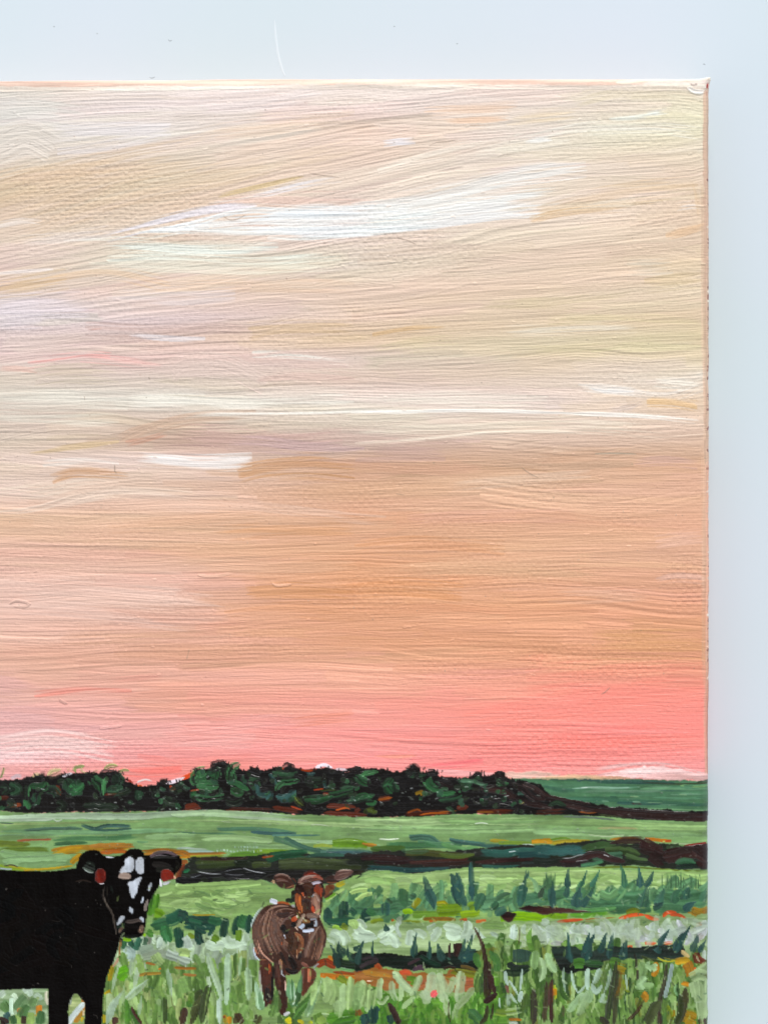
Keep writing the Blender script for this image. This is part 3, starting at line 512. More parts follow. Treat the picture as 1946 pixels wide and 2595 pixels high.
B('48684e', 50, 810, 740, 920, 775, 1050, 820, 1200, 870, **Q); B('3f6050', 34, 900, 735, 1000, 790, 1100, 830, 1280, 870, **Q); B('5e8420', 60, 1290, 790, 1450, 790, 1560, 790, 1600, 790, **Q); B('6a8e2c', 26, 1300, 770, 1450, 755, 1560, 775, **Q)
B('9a7a24', 30, 1530, 800, 1600, 795, 1659, 800, **Q); B('7c8c38', 24, 1140, 810, 1220, 800, 1300, 810, **Q); B('46685a', 40, 1200, 850, 1400, 850, 1659, 860, **Q); B('3d5a5c', 34, 1250, 870, 1450, 865, 1659, 880, **Q); B('b8ccc8', 9, 1490, 870, 1560, 880, 1620, 882)
B('5e8a2c', 50, 420, 880, 650, 870, 900, 855, **Q); B('6a8a2a', 40, 650, 850, 800, 850, 960, 850, **Q); B('a8b8a8', 16, 20, 820, 160, 830, 280, 830, dry=.4); B('a6c4b8', 22, 60, 850, 200, 852, 320, 855, dry=.3)
for i in range(14): B('b4ccc0', 18, 330+i*28, 850-8*math.sin(i), 345+i*28, 846-8*math.sin(i), op=.7, h=2.4)
for i in range(8): B('a8c4b8', 16, 480+i*26, 818, 494+i*26, 815, op=.7, h=2.4)
B('a66c22', 40, -20, 870, 50, 860, 110, 890, **Q); B('9c6a2c', 24, 110, 875, 300, 870, 420, 865, **Q); B('88902c', 30, 100, 900, 250, 895, 400, 890, **Q); B('8a4a20', 40, 0, 930, 50, 940, 90, 930, **Q)
frame(900, 1900)
B('98b47c', 60, 0, 600, 400, 610, 900, 600, 1600, 610, **Q); B('8cae74', 60, 0, 670, 400, 670, 900, 680, 1659, 660, **Q); B('7fa266', 40, 700, 600, 1000, 605, 1659, 590, **Q); B('566a4a', 8, 0, 660, 200, 668, 370, 680, op=.6, dry=.3); B('5a6e4c', 8, 180, 600, 280, 596, 340, 610, op=.6, dry=.3); B('d8e4cc', 9, 1000, 620, 1060, 612, 1120, 620)
B('456a58', 50, 450, 740, 560, 730, 640, 745, 720, 800, **Q); B('4f7856', 46, 520, 780, 700, 800, 900, 800, **Q); B('d4e0c8', 12, 200, 748, 280, 752, 370, 745); B('4a7a50', 60, 250, 800, 500, 800, 700, 800, **Q); B('57824f', 70, 720, 790, 900, 840, 1040, 830, **Q); B('5e8420', 60, -20, 795, 60, 795, 110, 810, **Q); B('9a6a24', 24, 60, 790, 120, 800, 180, 802, **Q)
B('3f5a26', 60, 120, 830, 300, 835, 420, 840, **Q); B('3d6056', 40, 790, 760, 900, 780, 1100, 800, **Q); B('3a5c54', 60, 1040, 810, 1250, 815, 1500, 830, 1700, 840, **Q); B('9a8a2a', 34, 1130, 765, 1230, 765, 1330, 780, **Q); B('6a8430', 30, 1200, 780, 1400, 782, 1500, 790, **Q); B('b48a20', 34, 1480, 775, 1580, 765, 1659, 765, **Q); B('c8d8cc', 9, 1400, 795, 1470, 793, 1500, 800)
frame(1350, 1900)
B('8aaa6c', 60, 0, 620, 400, 620, 900, 640, 1490, 660, **Q); B('86a872', 60, 0, 690, 400, 700, 900, 720, 1490, 720, **Q); B('b08a68', 20, 540, 658, 700, 655, 880, 660, op=.4, dry=.3); B('687868', 16, 250, 560, 450, 565, 700, 590, **Q); B('c4d8ac', 12, 460, 712, 600, 725, 780, 715, **Q); B('9cc08c', 20, 700, 740, 800, 730, 900, 725, **Q)
B('b48420', 34, -10, 765, 80, 770, 160, 775, **Q); B('9a8a24', 34, 160, 780, 300, 770, 480, 775, **Q); B('5a7a24', 24, 140, 755, 250, 740, 330, 750, **Q); B('b07c24', 26, 640, 750, 800, 738, 900, 745, **Q); B('b4701c', 26, 940, 750, 1020, 755, 1170, 770, **Q); B('b04420', 14, 1080, 770, 1130, 765, 1170, 760); B('c8dcb0', 10, 1160, 780, 1300, 790, 1440, 790); B('b0bf60', 12, 1090, 770, 1115, 765)
B('8a2c20', 36, 1270, 810, 1350, 805, 1470, 790, ts=.3, te=.1)
CURLAY[0] = HEDGE
frame(0, 0, 1)
fill(tl(450, 80, 905, 300, 900, 480, 905, 640, 890, 800, 860, 1000, 850, 1200, 880, 1400, 870, 1659, 860)+tl(900, 100, 850, 300, 850, 500, 840, 800, 850, 1000, 830, 1400, 800, 1659, 800)+tl(1350, 200, 790, 400, 770, 600, 750, 760, 790, 1000, 780, 1280, 810, 1500, 790, 1560, 800, 1560, 1010)
     + tl(1350, 1490, 1000, 1100, 1000, 900, 960, 500, 975, 100, 990)+tl(900, 1500, 985, 1200, 1000, 950, 990, 700, 1010, 500, 1050, 350, 1020, 100, 1020, 0, 1090)+tl(450, 1500, 1060, 1300, 1120, 900, 1130, 700, 1090, 400, 1125, 200, 1130, 0, 1135)+tl(0, 1560, 1130, 1480, 1120, 1500, 1000, 1600, 940),
     '232a1c', lay=HEDGE, wob=2.5, br=1, h=1.6, col2='1a1b16', smooth=False)
frame(450, 1900)
B('36401f', 50, 150, 945, 300, 935, 480, 930, **Q); B('3a4624', 60, 150, 980, 300, 975, 500, 970, **Q); B('2c2018', 30, 200, 915, 400, 915, 600, 905, **Q); B('3f4a26', 60, 620, 970, 720, 960, 790, 975, **Q); B('3a4426', 70, 850, 930, 1000, 925, 1200, 950, 1450, 960, **Q); B('30381f', 60, 850, 990, 1050, 980, 1250, 980, 1550, 990, **Q)
B('1f4a30', 70, 740, 925, 850, 890, 1000, 870, 1100, 870, **Q); B('35594a', 40, 1060, 900, 1200, 880, 1400, 890, **Q); B('b04c20', 18, 710, 905, 780, 895, 820, 890); B('20151a', 50, 1540, 915, 1620, 905, 1700, 900, **Q); B('1d5a38', 30, 50, 1020, 80, 1015, 100, 1000); B('6a2c14', 50, 0, 1080, 20, 1010, 60, 960)
B('0e0c0c', 50, 100, 1060, 300, 1050, 500, 1010, 700, 1030, 860, 1030, h=2.6); B('0e0c0c', 60, 380, 1050, 550, 1060, 750, 1050, h=2.6); B('0e0c0c', 60, -20, 1090, 100, 1100, 300, 1090, h=2.2); B('1f2418', 60, 200, 1080, 250, 1110, 260, 1140, h=3); B('14110e', 80, 750, 1060, 950, 1040, 1300, 1040, h=2.2); B('2a2418', 60, 1300, 1060, 1400, 1040, 1560, 1020)
B('d8dce0', 7, 170, 1022, 280, 1040, 370, 1040, op=.8, h=3); B('e6eaee', 7, 550, 990, 640, 1020, 740, 1035, op=.8, h=3); B('c8ccd4', 6, 400, 1040, 480, 1050, 560, 1048, op=.7, h=3); B('9aa0a8', 6, 110, 1070, 150, 1065, 200, 1045, op=.7, h=3); B('c0c4cc', 5, 400, 1020, 470, 1005, 540, 1000, op=.6, h=3)
frame(900, 1900)
B('2c5150', 50, 100, 980, 300, 1000, 500, 1010, 800, 990, **Q); B('2c1a18', 54, 40, 915, 200, 905, 350, 920, 520, 935, **Q); B('2a1818', 40, 150, 940, 350, 950, 500, 930, **Q); B('3a1f18', 34, 440, 950, 700, 940, 950, 925, **Q); B('33201a', 44, 560, 970, 800, 960, 1000, 945, **Q); B('321c18', 40, 1000, 945, 1200, 930, 1400, 915, 1560, 930, **Q); B('43461f', 60, 420, 860, 600, 860, 800, 880, 1000, 880, **Q); B('4a5a26', 50, 700, 870, 850, 890, 1000, 870, **Q)
B('2f5a50', 60, 1050, 860, 1250, 870, 1400, 850, 1659, 850, **Q); B('2a4f4e', 50, 1350, 890, 1500, 880, 1659, 900, **Q); B('2d5548', 40, 1060, 980, 1250, 985, 1400, 970, **Q); B('1c2420', 36, 1400, 950, 1500, 945, 1659, 940, **Q); B('d0dcdc', 8, 1290, 858, 1330, 852, 1350, 848); B('40654c', 36, 380, 840, 500, 860, 620, 850, op=.5, dry=.3)
B('7aa67a', 10, 380, 1020, 480, 1050, 620, 1035, 800, 1010, op=.5)
frame(1350, 1900)
B('2f5550', 90, 0, 830, 200, 840, 450, 830, **Q); B('3f5a34', 60, 400, 830, 560, 790, 700, 790, **Q); B('3a4e28', 90, 600, 850, 800, 850, 900, 890, **Q); B('3a4e2c', 50, 780, 880, 880, 920, 960, 930, **Q); B('2c3a24', 60, 1120, 820, 1180, 830, 1240, 810, **Q); B('3e6048', 60, 500, 900, 650, 890, 750, 880, **Q)
B('2b1613', 64, 650, 785, 760, 760, 900, 760, 960, 800, ts=.4, te=.1, h=2.6); B('2b1613', 120, 900, 790, 1000, 830, 1090, 860, ts=.1, te=.1, h=2.6); B('2b1613', 130, 1000, 860, 1060, 910, 1110, 960, ts=.1, te=.1, h=2.6); B('2b1613', 120, 1100, 900, 1250, 870, 1420, 850, 1500, 870, ts=.1, te=0, h=2.6); B('2b1613', 100, 1350, 820, 1420, 870, 1490, 920, ts=.1, te=0, h=2.4); B('2b1613', 50, 1380, 940, 1450, 975, 1490, 960, te=0)
B('2d1a18', 56, 220, 935, 350, 940, 470, 890, 560, 880, 660, 915, 780, 940, h=2.8); B('221a18', 40, 230, 960, 350, 965, 450, 930, h=2.4); B('1f2a1a', 40, 770, 930, 900, 950, 1000, 960); B('e4e6ea', 9, 240, 912, 320, 905, 380, 885, 440, 875, op=.9, h=3); B('d0d4d8', 6, 360, 935, 410, 930, 460, 925, op=.7, h=3); B('d8dcdc', 7, 590, 880, 620, 888, 640, 900, op=.8, h=3)
B('3c6848', 50, 1200, 950, 1280, 930, 1370, 950, ts=.2, te=.2); B('1c2e24', 40, 1200, 985, 1300, 975, 1400, 975); B('10160f', 50, 0, 930, 100, 940, 200, 930); B('3e6c4c', 36, 400, 975, 500, 960, 590, 940, **Q); B('6a7a28', 20, 500, 985, 800, 985, 1200, 1010, 1490, 1015, **Q)

# ------------------------------------------------------------------ painted pasture and grass
CURLAY[0] = GRASS
frame(0, 0, 1)
fill(tl(0, 1300, 1180, 1430, 1125, 1600, 1140)+tl(450, 0, 1135, 200, 1130, 400, 1120, 560, 1095, 700, 1090, 780, 1130, 1300, 1140, 1480, 1060, 1659, 1020)+tl(900, 0, 1090, 60, 1040, 150, 1015, 350, 1020, 480, 1045, 700, 1020, 950, 985, 1250, 995, 1500, 985)
     + tl(1350, 60, 985, 300, 985, 600, 1000, 1000, 1010, 1490, 1020)+[(1840, 2210), (1840, 2830), (-310, 2830), (-310, 2450), (200, 2450), (300, 2400), (310, 2330), (360, 2280)], '90ae6c', lay=GRASS, wob=2, br=.9, h=1.6, col2='7fa05c', smooth=False)
P = dict(ts=.25, te=.3, dry=.08, h=1.8, soft=.36, cv=.28, pitch=3.6)
# cow side pasture
frame(0, 2245)
dabs([(395, 2250), (560, 2235), (640, 2260), (620, 2310), (500, 2330), (400, 2325)], ['8fae68', '9ab874', '84a45e', '6f8f55', 'a0bd7a'], 70, 46, 10, 8, 25, h=2.2, dry=.1)
frame(450, 1900)
B('8fae68', 60, 0, 1150, 200, 1150, 400, 1140, 700, 1110, **P)
frame(450, 2245)
for _ in range(26): 
    x = 30+RNG.rand()*650; y = 20+RNG.rand()*190; B('5c7a48', 5, x, y, x+60+RNG.rand()*70, y+RNG.randn()*20, x+120, y+RNG.randn()*14, op=.6, dry=.2)
# right pasture strip (pale) and dull green under the blades
frame(900, 1900)
B('a3c07c', 70, 60, 1060, 500, 1080, 1000, 1040, 1659, 1040, **P); B('9dbb76', 90, 30, 1120, 500, 1130, 1000, 1110, 1659, 1110, **P)
frame(1350, 1900); B('a2be7a', 60, -20, 1040, 500, 1040, 1000, 1050, 1490, 1060, te=0, **{k: P[k] for k in ('ts', 'dry', 'h')}); B('9aba72', 60, 0, 1100, 700, 1100, 1490, 1110, te=0, ts=.1, h=1.8)
frame(0, 0, 1)
dabs([(880, 2230), (1790, 2215), (1790, 2260), (880, 2275)], ['a3c07c', '98b870', '8aac66', 'aac688'], 110, 60, 12, 2, 8, h=1.8, dry=.15)
dabs([(830, 2262), (1080, 2255), (1500, 2250), (1790, 2240), (1792, 2300), (1400, 2305), (1080, 2310), (830, 2325)], ['4a7450', '5b855a', '3f6a4a', '6e9662', '558058'], 170, 46, 18, -60, 35, h=1.8, dry=.05, op=.9, soft=.4, cv=.3)
frame(900, 2245)
B('4f7a56', 110, 250, 190, 350, 150, 500, 160, **P); B('44704e', 70, 0, 200, 150, 220, 380, 200, **P); B('56805c', 110, 950, 130, 1100, 140, 1250, 100, **P); B('4f7c5c', 110, 1400, 120, 1500, 100, 1600, 90, **P)
frame(1350, 2245)
for c in ((0, 60, 150, 90, 300, 60), (400, 110, 600, 110, 800, 120), (700, 60, 850, 90, 950, 60), (1000, 110, 1200, 130, 1480, 120), (1100, 70, 1300, 80, 1480, 60), (250, 130, 420, 140, 600, 170), (600, 190, 800, 190, 1000, 190), (1000, 180, 1150, 190, 1300, 190)): B('47734f', 90, *c, **P)
B('6e9a66', 60, 560, 60, 640, 90, 720, 40, **P); B('79a26a', 34, 480, 60, 540, 110, 560, 60, **P); B('618c5c', 34, 700, 130, 760, 60, 780, 20, **P)
# olive and yellow bits
frame(900, 2245)
for c in (('8a8a1e', 50, 480, 180, 520, 130, 540, 100), ('a8a01c', 50, 680, 160, 740, 150, 770, 190), ('76961c', 90, 680, 200, 780, 200, 900, 190), ('7c9a18', 60, 880, 240, 960, 230, 1050, 220), ('84ae10', 50, 400, 220, 450, 210, 480, 230), ('6c8c28', 70, 950, 180, 1000, 160, 1050, 190), ('63882c', 60, 480, 240, 600, 240, 700, 240), ('9a7020', 34, 560, 280, 700, 275, 850, 280), ('b05a20', 20, 300, 290, 330, 285), ('b8641e', 26, 620, 300, 680, 295), ('b05020', 30, 870, 290, 940, 280), ('c06a30', 26, 1010, 300, 1100, 290), ('74861e', 60, 130, 320, 180, 300, 240, 290), ('7f8f24', 60, 380, 330, 450, 320, 560, 330),
          ('6fa012', 70, 1220, 260, 1400, 250, 1500, 270), ('80b00c', 60, 1330, 250, 1450, 250, 1600, 262), ('79a80e', 50, 1580, 240, 1640, 230, 1700, 240)): B(*c, **P)
frame(1350, 2245)
for c in (('7aa80f', 60, -60, 255, 20, 260, 80, 270), ('76a410', 60, 100, 220, 180, 240, 300, 250), ('5f9a2c', 40, 300, 235, 450, 240, 640, 215), ('4f8048', 40, 400, 210, 550, 200, 700, 180), ('6a7420', 40, 780, 220, 850, 200, 900, 210), ('8a6a1c', 60, 1300, 230, 1360, 260, 1420, 280), ('8a6c1c', 70, 1340, 190, 1400, 220, 1480, 200), ('a8781c', 20, 1380, 270, 1420, 240, 1450, 200)): B(*c, **P)
frame(900, 2245)
fill(pts(1370, 190, 1440, 165, 1530, 172, 1600, 165, 1680, 180, 1750, 178, 1860, 200, 1990, 212, 1850, 225, 1740, 222, 1640, 232, 1590, 248, 1540, 225, 1450, 208), '2e1714', lay=GRASS, wob=1.5, h=2.8, col2='38201a')
fill(pts(1218, 235, 1260, 208, 1320, 225, 1352, 240, 1320, 290, 1290, 302, 1250, 285), '2c1613', lay=GRASS, wob=1.5, h=2.8, col2='361c18')
# mint clumps row
frame(0, 0, 1)
fill(tl2 := [(x/1.0, y) for x, y in [(300, 2372), (420, 2385), (560, 2380), (640, 2380), (640, 2450), (560, 2460), (300, 2450)]], '9db48c', lay=GRASS, wob=4, h=1.5, col2='a9bd92')
dabs([(310, 2375), (500, 2385), (650, 2370), (640, 2440), (310, 2440)], ['a8be9c', '93ae80', 'b5c9ae', '9bb08c', '8e9e88', 'a8c07c'], 60, 50, 22, 85, 40, h=2, dry=.1)
fill([(830, 2345), (1000, 2335), (1200, 2335), (1400, 2335), (1800, 2320), (1800, 2420), (1500, 2425), (1300, 2420), (1100, 2425), (830, 2405)], '93ae74', lay=GRASS, wob=5, wf=22, h=1.5, col2='9fb584')
frame(450, 2245)
M1 = 'bdd2b8'
for c in ((1290, 400, 1350, 380, 1410, 440, 1400, 500), (1260, 420, 1330, 450, 1340, 500), (1500, 350, 1530, 320, 1560, 380), (1470, 400, 1560, 430, 1620, 430), (1500, 440, 1580, 440, 1659, 400), (560, 380, 570, 450, 600, 480), (410, 410, 430, 480, 560, 470), (240, 470, 300, 500, 400, 500), (60, 440, 90, 500, 110, 540)): B(M1, 80, *c, ts=.2, te=.2, h=2.6, br=.6, var=.03)
frame(900, 2245)
for c in ((0, 340, 60, 400, 150, 420), (0, 420, 80, 430, 190, 430), (190, 430, 260, 380, 330, 340), (210, 470, 300, 450, 380, 500), (280, 400, 330, 450, 350, 520), (450, 500, 460, 420, 480, 370), (480, 380, 560, 400, 590, 440), (600, 380, 660, 350, 700, 330), (640, 460, 690, 400, 700, 340), (740, 340, 820, 350, 890, 380), (760, 390, 830, 420, 900, 400), (900, 440, 940, 370, 940, 290), (880, 440, 960, 420, 980, 360)): B(M1, 74, *c, ts=.2, te=.2, h=2.6, br=.6, var=.03)
for c in (('bcd0bc', 30, 1000, 340, 1060, 420, 1110, 450), ('b4cab8', 44, 1130, 380, 1200, 430, 1290, 500), ('bccfc0', 56, 1340, 320, 1330, 400, 1320, 460), ('b4c8b4', 36, 1430, 320, 1410, 370, 1440, 400), ('c0d2c4', 60, 1510, 330, 1560, 380, 1640, 420), ('b4c8b0', 60, 1560, 310, 1600, 300, 1620, 280), ('aebfb0', 40, 380, 280, 350, 350, 380, 430), ('8c9a80', 60, 350, 300, 380, 280, 400, 260), ('7a9a58', 70, 1060, 330, 1200, 330, 1300, 330), ('7c9c60', 80, 1050, 460, 1200, 470, 1350, 470)): B(*c, ts=.2, te=.3, h=2.4)
frame(1350, 2245)
for i in range(34):
    x = 10+i*43; y = 345+28*math.sin(i*1.3)-RNG.rand()*34-(20 if 24 < i < 30 else 0)
    B(['b9c9bc', 'a9b8ac', 'bccbb8', 'c2c8c8', '9eb092'][RNG.randint(5)], 50+RNG.rand()*26, x, y, x+20+RNG.randn()*12, y+60, x+10+RNG.randn()*30, y+110+RNG.rand()*30, ts=.2, te=.3, h=2.6, br=.6, var=.03)
for c in (('a3b884', 70, 300, 420, 450, 440, 620, 430), ('a6b88c', 60, 640, 460, 750, 450, 860, 420), ('9fb088', 60, 900, 330, 960, 400, 1080, 410), ('a8b8a8', 60, 1100, 420, 1200, 380, 1300, 350), ('b0bcb0', 60, 1340, 390, 1420, 350, 1480, 320), ('a8a49c', 50, 1370, 480, 1400, 430, 1440, 400), ('b6c6b4', 40, 1440, 540, 1450, 600, 1465, 640), ('9a9c94', 40, 150, 480, 220, 480, 300, 500), ('9ca09a', 50, 900, 540, 890, 490, 860, 450)): B(*c, ts=.2, te=.3, h=2.2)
for c in ((200, 300, 280, 290, 420, 280), (400, 290, 600, 280, 760, 270), (720, 270, 850, 240, 940, 240), (940, 240, 1000, 270, 1060, 280), (1090, 260, 1130, 220, 1210, 220), (1150, 240, 1220, 240, 1290, 270), (1370, 330, 1400, 320, 1440, 310)): B('b84c20', 30, *c, ts=.2, te=.3, h=2, br=1.4, dry=.25)
for c in ((940, 480, 1000, 485, 1040, 478), (1060, 495, 1120, 480, 1190, 475), (790, 515, 840, 505)): B('c45c30', 26, *c, ts=.1, te=.3, h=2, dry=.2)
B('e0a890', 10, 950, 475, 1000, 470, 1040, 475); B('d8a090', 8, 1110, 480, 1150, 470, 1180, 468); B('e8a890', 9, 1125, 215, 1145, 222); B('c89088', 30, 170, 530, 210, 520); B('8a6ab0', 12, 225, 525, 255, 520)
frame(0, 0, 1)
dabs([(1320, 2345), (1790, 2335), (1790, 2385), (1320, 2395)], ['b4c8b0', 'a6b8a0', 'bcccbc', 'a8b89a'], 45, 44, 22, 70, 60, h=2.2, dry=.1, soft=.6, cv=.2, op=.6)
# dark band below the mint row and the rust under it
frame(450, 2245)
for c in (('b06a1c', 50, 1260, 600, 1290, 620, 1320, 640), ('8a3412', 60, 1170, 680, 1240, 640, 1330, 690), ('9a4418', 40, 1300, 720, 1450, 730, 1659, 715), ('b06a20', 60, 1200, 740, 1350, 760, 1500, 770), ('aa6a1e', 60, 1450, 780, 1560, 780, 1659, 790), ('6a7a20', 60, 1350, 760, 1420, 800, 1450, 820), ('16241a', 90, 1330, 560, 1340, 640, 1380, 680), ('1a2a18', 90, 1370, 650, 1480, 660, 1659, 650), ('181a14', 80, 1450, 600, 1560, 600, 1700, 600)): B(*c, **P)
frame(900, 2245)
fill(pts(0, 570, 100, 560, 300, 570, 450, 590, 560, 550, 760, 560, 1000, 540, 1060, 540, 1080, 640, 1060, 700, 900, 690, 600, 690, 400, 700, 200, 670, 100, 720, 0, 720), '14180f', lay=GRASS, wob=3, h=2, col2='0e1a12', smooth=False)
for c in (('123020', 60, 540, 580, 640, 640, 720, 670), ('2c2426', 24, 60, 620, 120, 600, 190, 610), ('33292a', 30, 40, 690, 100, 650, 200, 620), ('3a2a2e', 26, 440, 660, 500, 630, 550, 610), ('4a3540', 30, 480, 700, 560, 690, 580, 710), ('4a3540', 30, 500, 690, 540, 680, 560, 670), ('55441c', 40, 880, 680, 950, 690, 1060, 740), ('3f2a1c', 20, 740, 700, 780, 680, 850, 690), ('2d1a14', 80, 850, 480, 850, 540, 840, 590), ('2a1c18', 26, 800, 480, 790, 540, 800, 620)): B(*c, **P)
fill(pts(0, 720, 120, 700, 200, 650, 240, 700, 400, 710, 460, 710, 580, 730, 760, 740, 800, 700, 1060, 740, 1050, 860, 900, 900, 600, 880, 400, 860, 0, 860), '9c6428', lay=GRASS, wob=4, h=1.4, col2='8a5a2c')
for c in (('c45a28', 50, 170, 690, 190, 660, 220, 700), ('c4532e', 50, 380, 740, 420, 720, 470, 740), ('a0603c', 70, 520, 850, 600, 820, 640, 870), ('a8603c', 60, 920, 820, 980, 810, 1020, 830), ('c4744c', 50, 900, 870, 980, 850, 1020, 840), ('7a7e20', 60, 800, 720, 900, 730, 1050, 750), ('5c8424', 60, 430, 780, 500, 790, 470, 830), ('8c5a20', 50, 760, 770, 800, 760, 840, 770), ('9a6c2a', 60, 60, 730, 150, 740, 300, 760), ('e8b8a0', 10, 100, 795, 130, 800)): B(*c, **P)
# right of centre: dull upright greens
frame(0, 0, 1)
dabs([(1215, 2400), (1400, 2395), (1790, 2430), (1795, 2830), (1215, 2830)], ['4c6e2c', '567a34', '6c8c44', '47682e', '5f7f3c', '6a7430', '3f6028', '7a9450'], 420, 60, 22, 88, 14, h=1.8, dry=.05, br=1.2, soft=.4, cv=.3)
dabs([(1215, 2420), (1400, 2410), (1790, 2440), (1795, 2640), (1215, 2640)], ['3a5426', '4a6a2c', '2f4a24', '58703a', '7e9a58', '93ac6e'], 170, 56, 8, 88, 10, h=2.2, dry=.15, br=1.4)
dabs([(-300, 2580), (1800, 2580), (1800, 2830), (-300, 2830)], ['4c7028', '5c7e34', '6e8c46', '45622c', '7e9c54'], 260, 70, 22, 88, 20, h=1.8, dry=.05, step=20, soft=.4)
dabs([(270, 2440), (640, 2445), (640, 2600), (255, 2600)], ['76964c', '84a258', '688a44', '94b070', '6c8c4c', '8c9c60', '587838'], 240, 60, 16, 85, 18, h=1.8, dry=.05, soft=.4, cv=.3)
frame(1350, 2245)
fill(pts(150, 510, 250, 500, 500, 540, 700, 500, 900, 520, 1000, 500, 1150, 490, 1260, 480, 1300, 560, 1250, 610, 1100, 620, 800, 610, 600, 620, 560, 700, 300, 730, 220, 700, 180, 600), '1b2019', lay=GRASS, wob=3, h=2, col2='1c2a22', smooth=False)
for c in (('3f6a28', 90, 340, 660, 380, 650, 430, 660), ('2c5028', 70, 430, 650, 520, 650, 600, 660), ('4f7a2c', 80, 640, 640, 700, 640, 720, 660), ('3c4a1c', 26, 900, 590, 1000, 620, 1100, 640), ('9c9a28', 10, 1050, 600, 1120, 630, 1240, 625), ('8c8a24', 8, 1100, 600, 1180, 615, 1300, 610), ('b08a1e', 60, 1200, 640, 1280, 630, 1330, 620), ('9a6a1a', 80, 1300, 640, 1330, 700, 1340, 760), ('5a2c18', 80, 1370, 560, 1380, 610, 1390, 650), ('6a3018', 60, 1380, 600, 1420, 630, 1440, 650), ('c8b078', 40, 1250, 540, 1280, 570, 1320, 600), ('a87418', 60, 1030, 640, 1040, 690, 1010, 760), ('b4521c', 20, 1360, 700, 1380, 690), ('8a7a1c', 80, 700, 680, 740, 690, 780, 700), ('98a828', 30, 175, 830, 190, 900, 180, 950), ('c48a18', 30, 180, 860, 185, 920), ('aa7a1c', 50, 920, 900, 950, 930, 930, 960), ('b87a1c', 50, 1250, 820, 1290, 820, 1330, 840), ('9a7a14', 110, 1270, 1080, 1330, 1100, 1370, 1120), ('a8861a', 60, 1290, 1120, 1330, 1150, 1380, 1161), ('8a9a24', 34, 760, 780, 780, 850, 800, 900), ('7a8c20', 40, 1130, 1000, 1160, 1060, 1180, 1130), ('a08a1c', 20, 1190, 1040, 1180, 1100)): B(*c, **P)
for c in ((60, 600, 80, 700, 60, 800), (120, 560, 150, 660, 200, 720), (30, 540, 20, 620, 10, 700), (300, 1060, 360, 980, 430, 900), (380, 1090, 420, 1000, 480, 900), (450, 860, 480, 920, 460, 980), (900, 640, 930, 700, 900, 780), (950, 650, 1010, 680, 1000, 660), (860, 850, 940, 850, 1020, 830), (950, 760, 900, 820, 930, 870)): B(['8fae74', '86a86c', '9ab686', '96b684'][RNG.randint(4)], 70, *c, ts=.2, te=.2, h=2.2)
for c in ((1390, 800, 1400, 900, 1410, 1000, 1430, 1130), (1440, 760, 1440, 900, 1440, 1120), (1360, 800, 1370, 880, 1380, 940), (1380, 740, 1430, 700, 1480, 660), (1330, 780, 1400, 740, 1470, 760)): B('9cb482', 80, *c, ts=.1, te=.1, h=2.4)
# dark stems
D1 = dict(ts=.3, te=.15, h=2.2, br=1.5, var=.04)
for c in (('37402a', 60, 700, 620, 680, 800, 640, 1000, 620, 1161), ('3a3a26', 40, 720, 700, 700, 900, 680, 1161), ('7c5c1e', 26, 740, 700, 730, 830, 690, 960), ('3f3a2c', 34, 1130, 640, 1110, 800, 1070, 960, 1050, 1161), ('3c4426', 90, 1070, 960, 1000, 1060, 960, 1161), ('3e3c22', 70, 1290, 850, 1270, 1000, 1220, 1161), ('35401f', 50, 1240, 900, 1240, 1050, 1200, 1161), ('3a241c', 40, 160, 780, 150, 950, 160, 1150), ('4a3a2c', 40, 110, 790, 110, 950, 90, 1150), ('5a3a30', 24, 140, 800, 140, 900, 140, 1000), ('40221a', 30, 930, 980, 870, 1060, 780, 1150), ('2f2a20', 60, 0, 860, 10, 1000, 0, 1161), ('3a3226', 26, 880, 700, 880, 740, 880, 790), ('2d2a20', 20, 850, 560, 870, 640, 860, 700), ('3a2c20', 30, 1060, 1050, 1070, 1110, 1080, 1161), ('3f5a28', 40, 240, 1060, 230, 1110, 250, 1161), ('2f2a1e', 50, 560, 1100, 600, 1140, 640, 1161), ('5c2a14', 12, 158, 780, 168, 900, 160, 1000)): B(*c, **D1)
for c in (('4a3c30', 34, 1400, 1110, 1410, 1140, 1420, 1170), ('4a3c30', 26, 1440, 1110, 1450, 1140, 1460, 1170), ('b4c090', 10, 1425, 1120, 1430, 1160)): B(*c, **D1)
# teal blades standing in the pasture and in the mint row
TB = dict(ts=.15, te=.75, h=2.2, br=1, var=.03)
frame(900, 1900)
for c in ((70, 640, 1230, 600, 1130, 568, 1040), (90, 870, 1250, 840, 1150, 805, 1035), (50, 870, 1180, 880, 1100, 850, 1030), (40, 840, 1100, 850, 1060, 872, 1030)): B('2e5048', *c, **TB)
B('2c4e48', 54, 985, 1260, 975, 1100, 975, 940, ts=.3, te=.15, h=2.2); B('33564a', 64, 1400, 1300, 1415, 1150, 1440, 1000, **TB); B('33564a', 20, 1445, 1080, 1450, 1040, 1452, 1010, **TB); B('7aa070', 60, 1540, 1200, 1500, 1100, 1440, 1070, **TB)
frame(900, 2245)
B('2d5048', 80, 600, 30, 640, 100, 660, 200, ts=.1, te=.5, h=2.2); B('2c504a', 110, 850, -20, 870, 80, 920, 170, ts=.1, te=.3, h=2.2); B('2b4e4c', 54, 975, 0, 975, 50, 980, 110, ts=.1, te=.5, h=2.2); B('2f5648', 76, 1410, -10, 1400, 60, 1380, 170, ts=.1, te=.3, h=2.2); B('31564a', 44, 1659, 0, 1640, 60, 1650, 150, ts=.1, te=.3)
